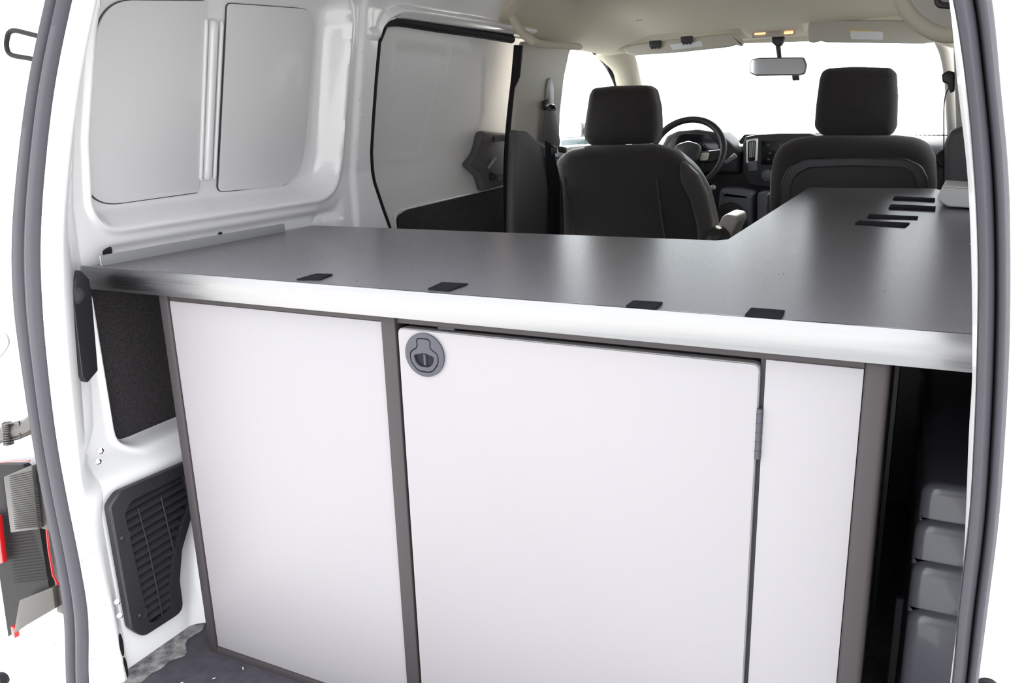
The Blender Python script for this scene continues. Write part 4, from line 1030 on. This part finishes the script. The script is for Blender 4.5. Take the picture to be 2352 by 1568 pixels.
# ------------------------------------------------------------------ rear-view mirror
MY = 2.55
mr = root('rear_view_mirror', (-0.56, MY, 1.08), 'rear-view mirror hanging on a dark stem from the windscreen top', 'mirror')
mp = rounded(xz([(-0.6528,2.5500,1.0999), (-0.6437,2.5500,1.1172), (-0.6157,2.5500,1.1204), (-0.4542,2.5500,1.1128), (-0.4431,2.5500,1.0855), (-0.4476,2.5500,1.0573), (-0.4648,2.5500,1.0534), (-0.6293,2.5500,1.0598), (-0.6498,2.5500,1.0706)]), [0.01]*9, 4)
mesh('housing', *slab(offset(mp, -0.003), 0.030, 0.008, FY(MY), 3), M['grey_trim'], mr)
mesh('mirror_glass', *slab(offset(mp, 0.0015), 0.003, 0, lambda a, b, d: (a, MY-0.003+d, b)), M['mirror'], mr, smooth=False)
stm = [(-0.5433,2.5700,1.1109), (-0.5528,2.5700,1.1641), (-0.5617,2.5700,1.1789)]
mesh('stem', *tube(stm[:2], [0.008, 0.010], 10), M['black_plastic'], mr)
mb = rounded(xz([(-0.5774,2.5600,1.1998), (-0.5289,2.5600,1.1965), (-0.5294,2.5600,1.1777), (-0.5382,2.5600,1.1625), (-0.5592,2.5600,1.1623), (-0.5745,2.5600,1.1759)]), 0.006, 4)
mesh('mount', *slab(mb, 0.03, 0.006, FY(2.555), 3), M['black_plastic'], mr)
tgp = rounded(xz([(-0.5013,2.6000,1.0650), (-0.4753,2.6000,1.0638), (-0.4703,2.6000,1.0345), (-0.4962,2.6000,1.0341)]), 0.003, 3)
mesh('sensor_pod', *slab(tgp, 0.02, 0.003, FY(2.60), 2), M['black_plastic'], mr)

# ------------------------------------------------------------------ sun visors
v1 = root('sun_visor', (-0.9, 2.47, 1.19), 'beige driver sun visor with two black clips, tilted down from the headliner', 'sun visor')
vp = rounded(xz([(-1.1334,2.4500,1.1946), (-0.9089,2.4500,1.2062), (-0.7073,2.4500,1.2114), (-0.6792,2.4500,1.2033), (-0.6585,2.4500,1.1740), (-0.6661,2.4500,1.1620), (-0.6891,2.4500,1.1681), (-0.7184,2.4500,1.1621), (-0.9075,2.4500,1.1545), (-1.0945,2.4500,1.1541), (-1.1294,2.4500,1.1645)]), [0.01, 0.1, 0.02, 0.01, 0.01, 0.003, 0.006, 0.02, 0.1, 0.01, 0.01], 5)
mesh('board', *slab(vp, 0.018, 0.007, FY(2.45), 4), M['beige'], v1)
sk = xz([(-0.9458,2.4470,1.1858), (-0.8222,2.4470,1.1907), (-0.8131,2.4470,1.1710), (-0.9331,2.4470,1.1640)])
mesh('sticker', *slab(sk, 0.001, 0, FY(2.4485)), M['sticker'], v1, smooth=False)
v2 = root('sun_visor', (-0.22, 2.4, 1.18), 'beige passenger sun visor with a white sticker, folded against the headliner', 'sun visor')
vq = rounded(xz([(-0.4262,2.4000,1.1897), (-0.4252,2.4000,1.2205), (-0.4023,2.4000,1.2320), (-0.1620,2.4000,1.2138), (-0.0128,2.4000,1.1956), (-0.0040,2.4000,1.1312), (-0.0461,2.4000,1.1283), (-0.3558,2.4000,1.1526), (-0.3782,2.4000,1.1584), (-0.4031,2.4000,1.1542), (-0.4213,2.4000,1.1598)]), [0.02, 0.01, 0.02, 0.1, 0.02, 0.01, 0.01, 0.01, 0.006, 0.006, 0.01], 5)
mesh('board', *slab(vq, 0.018, 0.007, FY(2.40), 4), M['beige'], v2)
mesh('sticker', *slab(xz([(-0.2828,2.3980,1.1854), (-0.1752,2.3980,1.1750), (-0.1731,2.3980,1.1492), (-0.2764,2.3980,1.1575)]), 0.001, 0, FY(2.3985)), M['sticker'], v2, smooth=False)
mesh('sticker_band', *slab(xz([(-0.2831,2.3980,1.1897), (-0.2007,2.3980,1.1810), (-0.2005,2.3980,1.1782), (-0.2828,2.3980,1.1854)]), 0.001, 0, FY(2.3985)), M['sticker_yellow'], v2, smooth=False)
for k, (px_, lab) in enumerate((([(-1.0271,2.4400,1.2036), (-0.9775,2.4400,1.2035), (-0.9787,2.4400,1.1777), (-1.0249,2.4400,1.1790)], 'black clip on the driver sun visor, left of the pair'), ([(-0.9011,2.4400,1.2113), (-0.8532,2.4400,1.2113), (-0.8542,2.4400,1.1875), (-0.8970,2.4400,1.1871)], 'black clip on the driver sun visor, right of the pair above the sticker'))):
    cl = root('visor_clip', px_[0], lab, 'clip', 'clips on the driver sun visor')
    q = xz(px_)
    mesh('clip_body', *slab(rounded(q, 0.004, 3), 0.012, 0.002, FY(2.437), 2), M['black_plastic'], cl)
    for j in range(3):
        t = 0.2+0.3*j
        p = Vector(q[3]).lerp(Vector(q[2]), t)
        mesh('tooth', *box(p.x-0.003, p.x+0.003, 2.436, 2.448, p.y-0.006, p.y+0.002), M['black_plastic'], cl, smooth=False)

# ------------------------------------------------------------------ open rear doors and outside fittings
def jx(P, dx): return [(p[0]+dx, p[1], p[2]) for p in P]
outl = [(lo[k]*1.145+0.02, zz[k]) for k in range(len(zz))]
rd1 = root('door_4', (-1.5, -0.03, 0.4), kind='structure')
DP = [(-2.00, -0.45), (-1.30, -0.45)] + outl[::6] + [(-1.3, 1.25), (-1.9, 1.25)]
mesh('door_inner', *slab(DP, 0.05, 0.004, FY(-0.03), 2), M['paint_out'], rd1)
lpp = [(-1.0993,-0.0950,1.0389), (-1.1346,-0.0950,1.0470), (-1.1571,-0.0950,1.0519), (-1.1702,-0.0950,1.0506), (-1.1770,-0.0950,1.0441), (-1.1821,-0.0950,1.0340), (-1.1802,-0.0950,1.0240), (-1.1698,-0.0950,1.0193), (-1.1485,-0.0950,1.0157), (-1.1166,-0.0950,1.0104)]
mesh('loop_handle', *tube(smooth_path(lpp, 5), 0.0034, 10), M['rubber_dark'], rd1)
ltc = [(-1.3815,-0.0700,0.5891), (-1.3605,-0.0700,0.5880), (-1.3547,-0.0700,0.5764), (-1.3658,-0.0700,0.5631), (-1.3874,-0.0700,0.5470)]
mesh('latch_rod', *tube(smooth_path(ltc, 5), 0.002, 8), M['lip'], rd1)
mesh('latch_screw', *lathe([(0.007, 0), (0.007, 0.002), (0.004, 0.004)], [(-1.3858,-0.0600,0.5724)][0], (0, -1, 0), 16), M['paint'], rd1)

# door check strap
ck = root('door_check', (-1.24, -0.09, 0.30), 'grey steel door check arm with coil springs beside the left seal', 'door check')
ca = [(-1.4276,-0.0850,0.3999), (-1.3669,-0.0850,0.4188), (-1.3246,-0.0850,0.4346), (-1.2992,-0.0850,0.4507)]
mesh('check_arm', *tube(smooth_path(ca, 4), 0.0065, 8, flat=2.0), M['steel'], ck)
cb = [(-1.4328,-0.0800,0.3890), (-1.3658,-0.0800,0.4083), (-1.3073,-0.0800,0.4322)]
mesh('check_arm', *tube(cb, 0.0042, 8, flat=1.6), M['steel'], ck)
for k, (p0, p1) in enumerate(([(-1.3712,-0.0900,0.4343), (-1.3733,-0.0900,0.4197)], [(-1.3748,-0.0900,0.4146), (-1.3779,-0.0900,0.3964)])):
    mesh('coil_spring', *join(*[tube([tuple(Vector(p0).lerp(Vector(p1), t)+Vector((0.0075*math.cos(s), -0.0075*math.sin(s), 0))) for s in np.linspace(0, 2*math.pi, 14, endpoint=False)], 0.0014, 6, closed=True) for t in (0, .25, .5, .75, 1)]), M['steel'], ck)
mesh('spring_clip', *tube([(-1.3667,-0.0900,0.4334), (-1.3354,-0.0900,0.4434), (-1.3356,-0.0900,0.4347), (-1.3469,-0.0900,0.4284)], 0.0013, 6), M['steel'], ck)
mesh('spring_clip', *tube([(-1.3628,-0.0900,0.4068), (-1.3432,-0.0900,0.4130), (-1.3397,-0.0900,0.4207)], 0.0013, 6), M['steel'], ck)
mesh('pivot_pin', *tube([(-1.3699,-0.0900,0.4345), (-1.3779,-0.0900,0.3964)], 0.0045, 8), M['steel'], ck)

# tail lamp seen edge-on beside the seal
tl = root('tail_lamp', (-1.27, -0.06, 0.15), 'red edged tail lamp housing with smoked ribbed lenses beside the left seal', 'lamp')
mesh('housing', *slab(rounded(xz([(-1.5524,-0.0600,0.3208), (-1.3769,-0.0600,0.3503), (-1.3451,-0.0600,0.3349), (-1.3633,-0.0600,0.2337), (-1.3703,-0.0600,0.1077), (-1.3788,-0.0600,0.0946), (-1.5355,-0.0600,-0.0428), (-1.5096,-0.0600,0.2032), (-1.5939,-0.0600,0.1950)]), 0.0, 3), 0.012, 0.0, FY(-0.075), 3), M['lamp_back'], tl)
mesh('red_edge', *tube([(-1.4645,-0.0850,0.3431), (-1.3716,-0.0850,0.3629), (-1.3365,-0.0850,0.3688)], 0.0014, 8), M['red'], tl)
mesh('red_edge', *slab(xz([(-1.4850,-0.0850,0.2381), (-1.4588,-0.0850,0.2390), (-1.4731,-0.0850,0.1421), (-1.4990,-0.0850,0.1305)]), 0.01, 0.002, FY(-0.09), 2), M['red'], tl)
mesh('red_edge', *slab(xz([(-1.4920,-0.0850,0.0008), (-1.4816,-0.0850,-0.0001), (-1.4856,-0.0850,-0.0224), (-1.4945,-0.0850,-0.0211)]), 0.01, 0.001, FY(-0.09), 2), M['red'], tl)
mesh('red_edge', *tube([(-1.3508,-0.0700,0.2308), (-1.3570,-0.0700,0.1859), (-1.3588,-0.0700,0.1342), (-1.3472,-0.0700,0.1138)], 0.0022, 8), M['red'], tl)
for (P, m_) in (([(-1.4056,-0.0850,0.3305), (-1.3261,-0.0850,0.3641), (-1.3158,-0.0850,0.3675), (-1.3339,-0.0850,0.2434), (-1.4194,-0.0850,0.2183)], 'lamp_rib'), ([(-1.4357,-0.0850,0.0762), (-1.3261,-0.0850,0.1311), (-1.3305,-0.0850,0.0874), (-1.4489,-0.0850,0.0128), (-1.4789,-0.0850,-0.0089)], 'lamp_rib')):
    mesh('smoked_lens', *slab(rounded(xz(P), 0.002, 2), 0.012, 0.002, FY(-0.095), 2), M[m_], tl)
rib = []
for k in range(26):
    a = [(-1.3849,-0.0965,0.3357), (-1.3052,-0.0965,0.3611), (-1.3989,-0.0965,0.2318), (-1.3164,-0.0965,0.2543)]
    p = Vector(a[0]).lerp(Vector(a[2]), k/25); q = Vector(a[1]).lerp(Vector(a[3]), k/25)
    rib.append(tube([tuple(p), tuple(q)], 0.0007, 5))
for k in range(34):
    a = [(-1.4493,-0.0770,0.3109), (-1.4173,-0.0770,0.3167), (-1.4775,-0.0770,0.0906), (-1.3626,-0.0770,0.1282)]
    p = Vector(a[0]).lerp(Vector(a[2]), k/33); q = Vector(a[1]).lerp(Vector(a[3]), k/33)
    rib.append(tube([tuple(p), tuple(q)], 0.0006, 5))
tag(mesh('lens_ribs', *join(*rib), M['lamp_back'], tl), kind='stuff')
mt_ = mesh('mounting_tab', *slab(rounded(xz([(-1.3261,-0.0800,0.3653), (-1.2950,-0.0800,0.3601), (-1.3186,-0.0800,0.2391), (-1.3449,-0.0800,0.2386)]), 0.003, 3), 0.01, 0.002, FY(-0.085), 2), M['lamp_rib'], tl)
mt2 = mesh('mounting_tab', *slab(rounded(xz([(-1.3379,-0.0800,0.1227), (-1.3122,-0.0800,0.1291), (-1.3181,-0.0800,0.0697), (-1.3447,-0.0800,0.0698)]), 0.003, 3), 0.01, 0.002, FY(-0.085), 2), M['lamp_rib'], tl)
for pt in ([(-1.3098,-0.0880,0.3398)][0], [(-1.3131,-0.0880,0.1008)][0]):
    mesh('tab_hole', *lathe([(0.0085, 0), (0.0085, 0.001), (0.006, 0.0012)], pt, (0, -1, 0), 20), M['rubber_dark'], tl)

# hinge plate at the lower left
hg = root('hinge_plate', (-1.26, -0.08, 0.03), 'white painted door hinge plate with bolts at the lower left corner', 'hinge')
mesh('plate', *slab(rounded(xz([(-1.5165,-0.0800,-0.0917), (-1.4952,-0.0800,-0.0655), (-1.3946,-0.0800,-0.0051), (-1.3750,-0.0800,-0.0069), (-1.3789,-0.0800,-0.0497), (-1.4039,-0.0800,-0.0766), (-1.4965,-0.0800,-0.1255), (-1.5233,-0.0800,-0.1239)]), 0.006, 4), 0.012, 0.004, FY(-0.09), 3), M['paint_out'], hg)
for p in [(-1.3694,-0.0930,-0.0043), (-1.3995,-0.0930,-0.0452), (-1.3726,-0.0930,-0.0484)]: mesh('bolt', *lathe([(0.006, 0), (0.006, 0.003), (0.004, 0.005)], p, (0, -1, 0), 6), M['paint'], hg, angle=20)
mesh('buffer', *lathe([(0.014, 0), (0.016, 0.01), (0.012, 0.016)], [(-1.5349,-0.1000,-0.1196)][0], (0.3, -1, 0), 20), M['rubber_dark'], hg)

# right rear door folded back
rd2 = root('door_5', (0.4, -0.06, 0.4), kind='structure')
outr = [(ro[k]+0.004, zz[k]) for k in range(len(zz))]
DP2 = [(0.95, -0.45), (0.12, -0.45)] + outr[::6] + [(0.12, 1.25), (0.85, 1.25)]
mesh('door_inner', *slab(list(reversed(DP2)), 0.05, 0.004, FY(-0.06), 2), M['paint_out'], rd2)
ed = [(ro[k]+0.030+0.002*math.sin(k*0.2), -0.066, zz[k]) for k in range(0, len(zz), 3)]
mesh('edge_bead', *tube(ed, 0.006, 10), M['paint'], rd2)
bf = [(0.0934,-0.0900,0.3868)][0]
mesh('buffer', *lathe([(0.010, 0), (0.012, 0.01), (0.008, 0.014)], (bf[0]+0.004, bf[1], bf[2]-0.006), (0, -1, 0), 20), M['rubber_dark'], rd2)
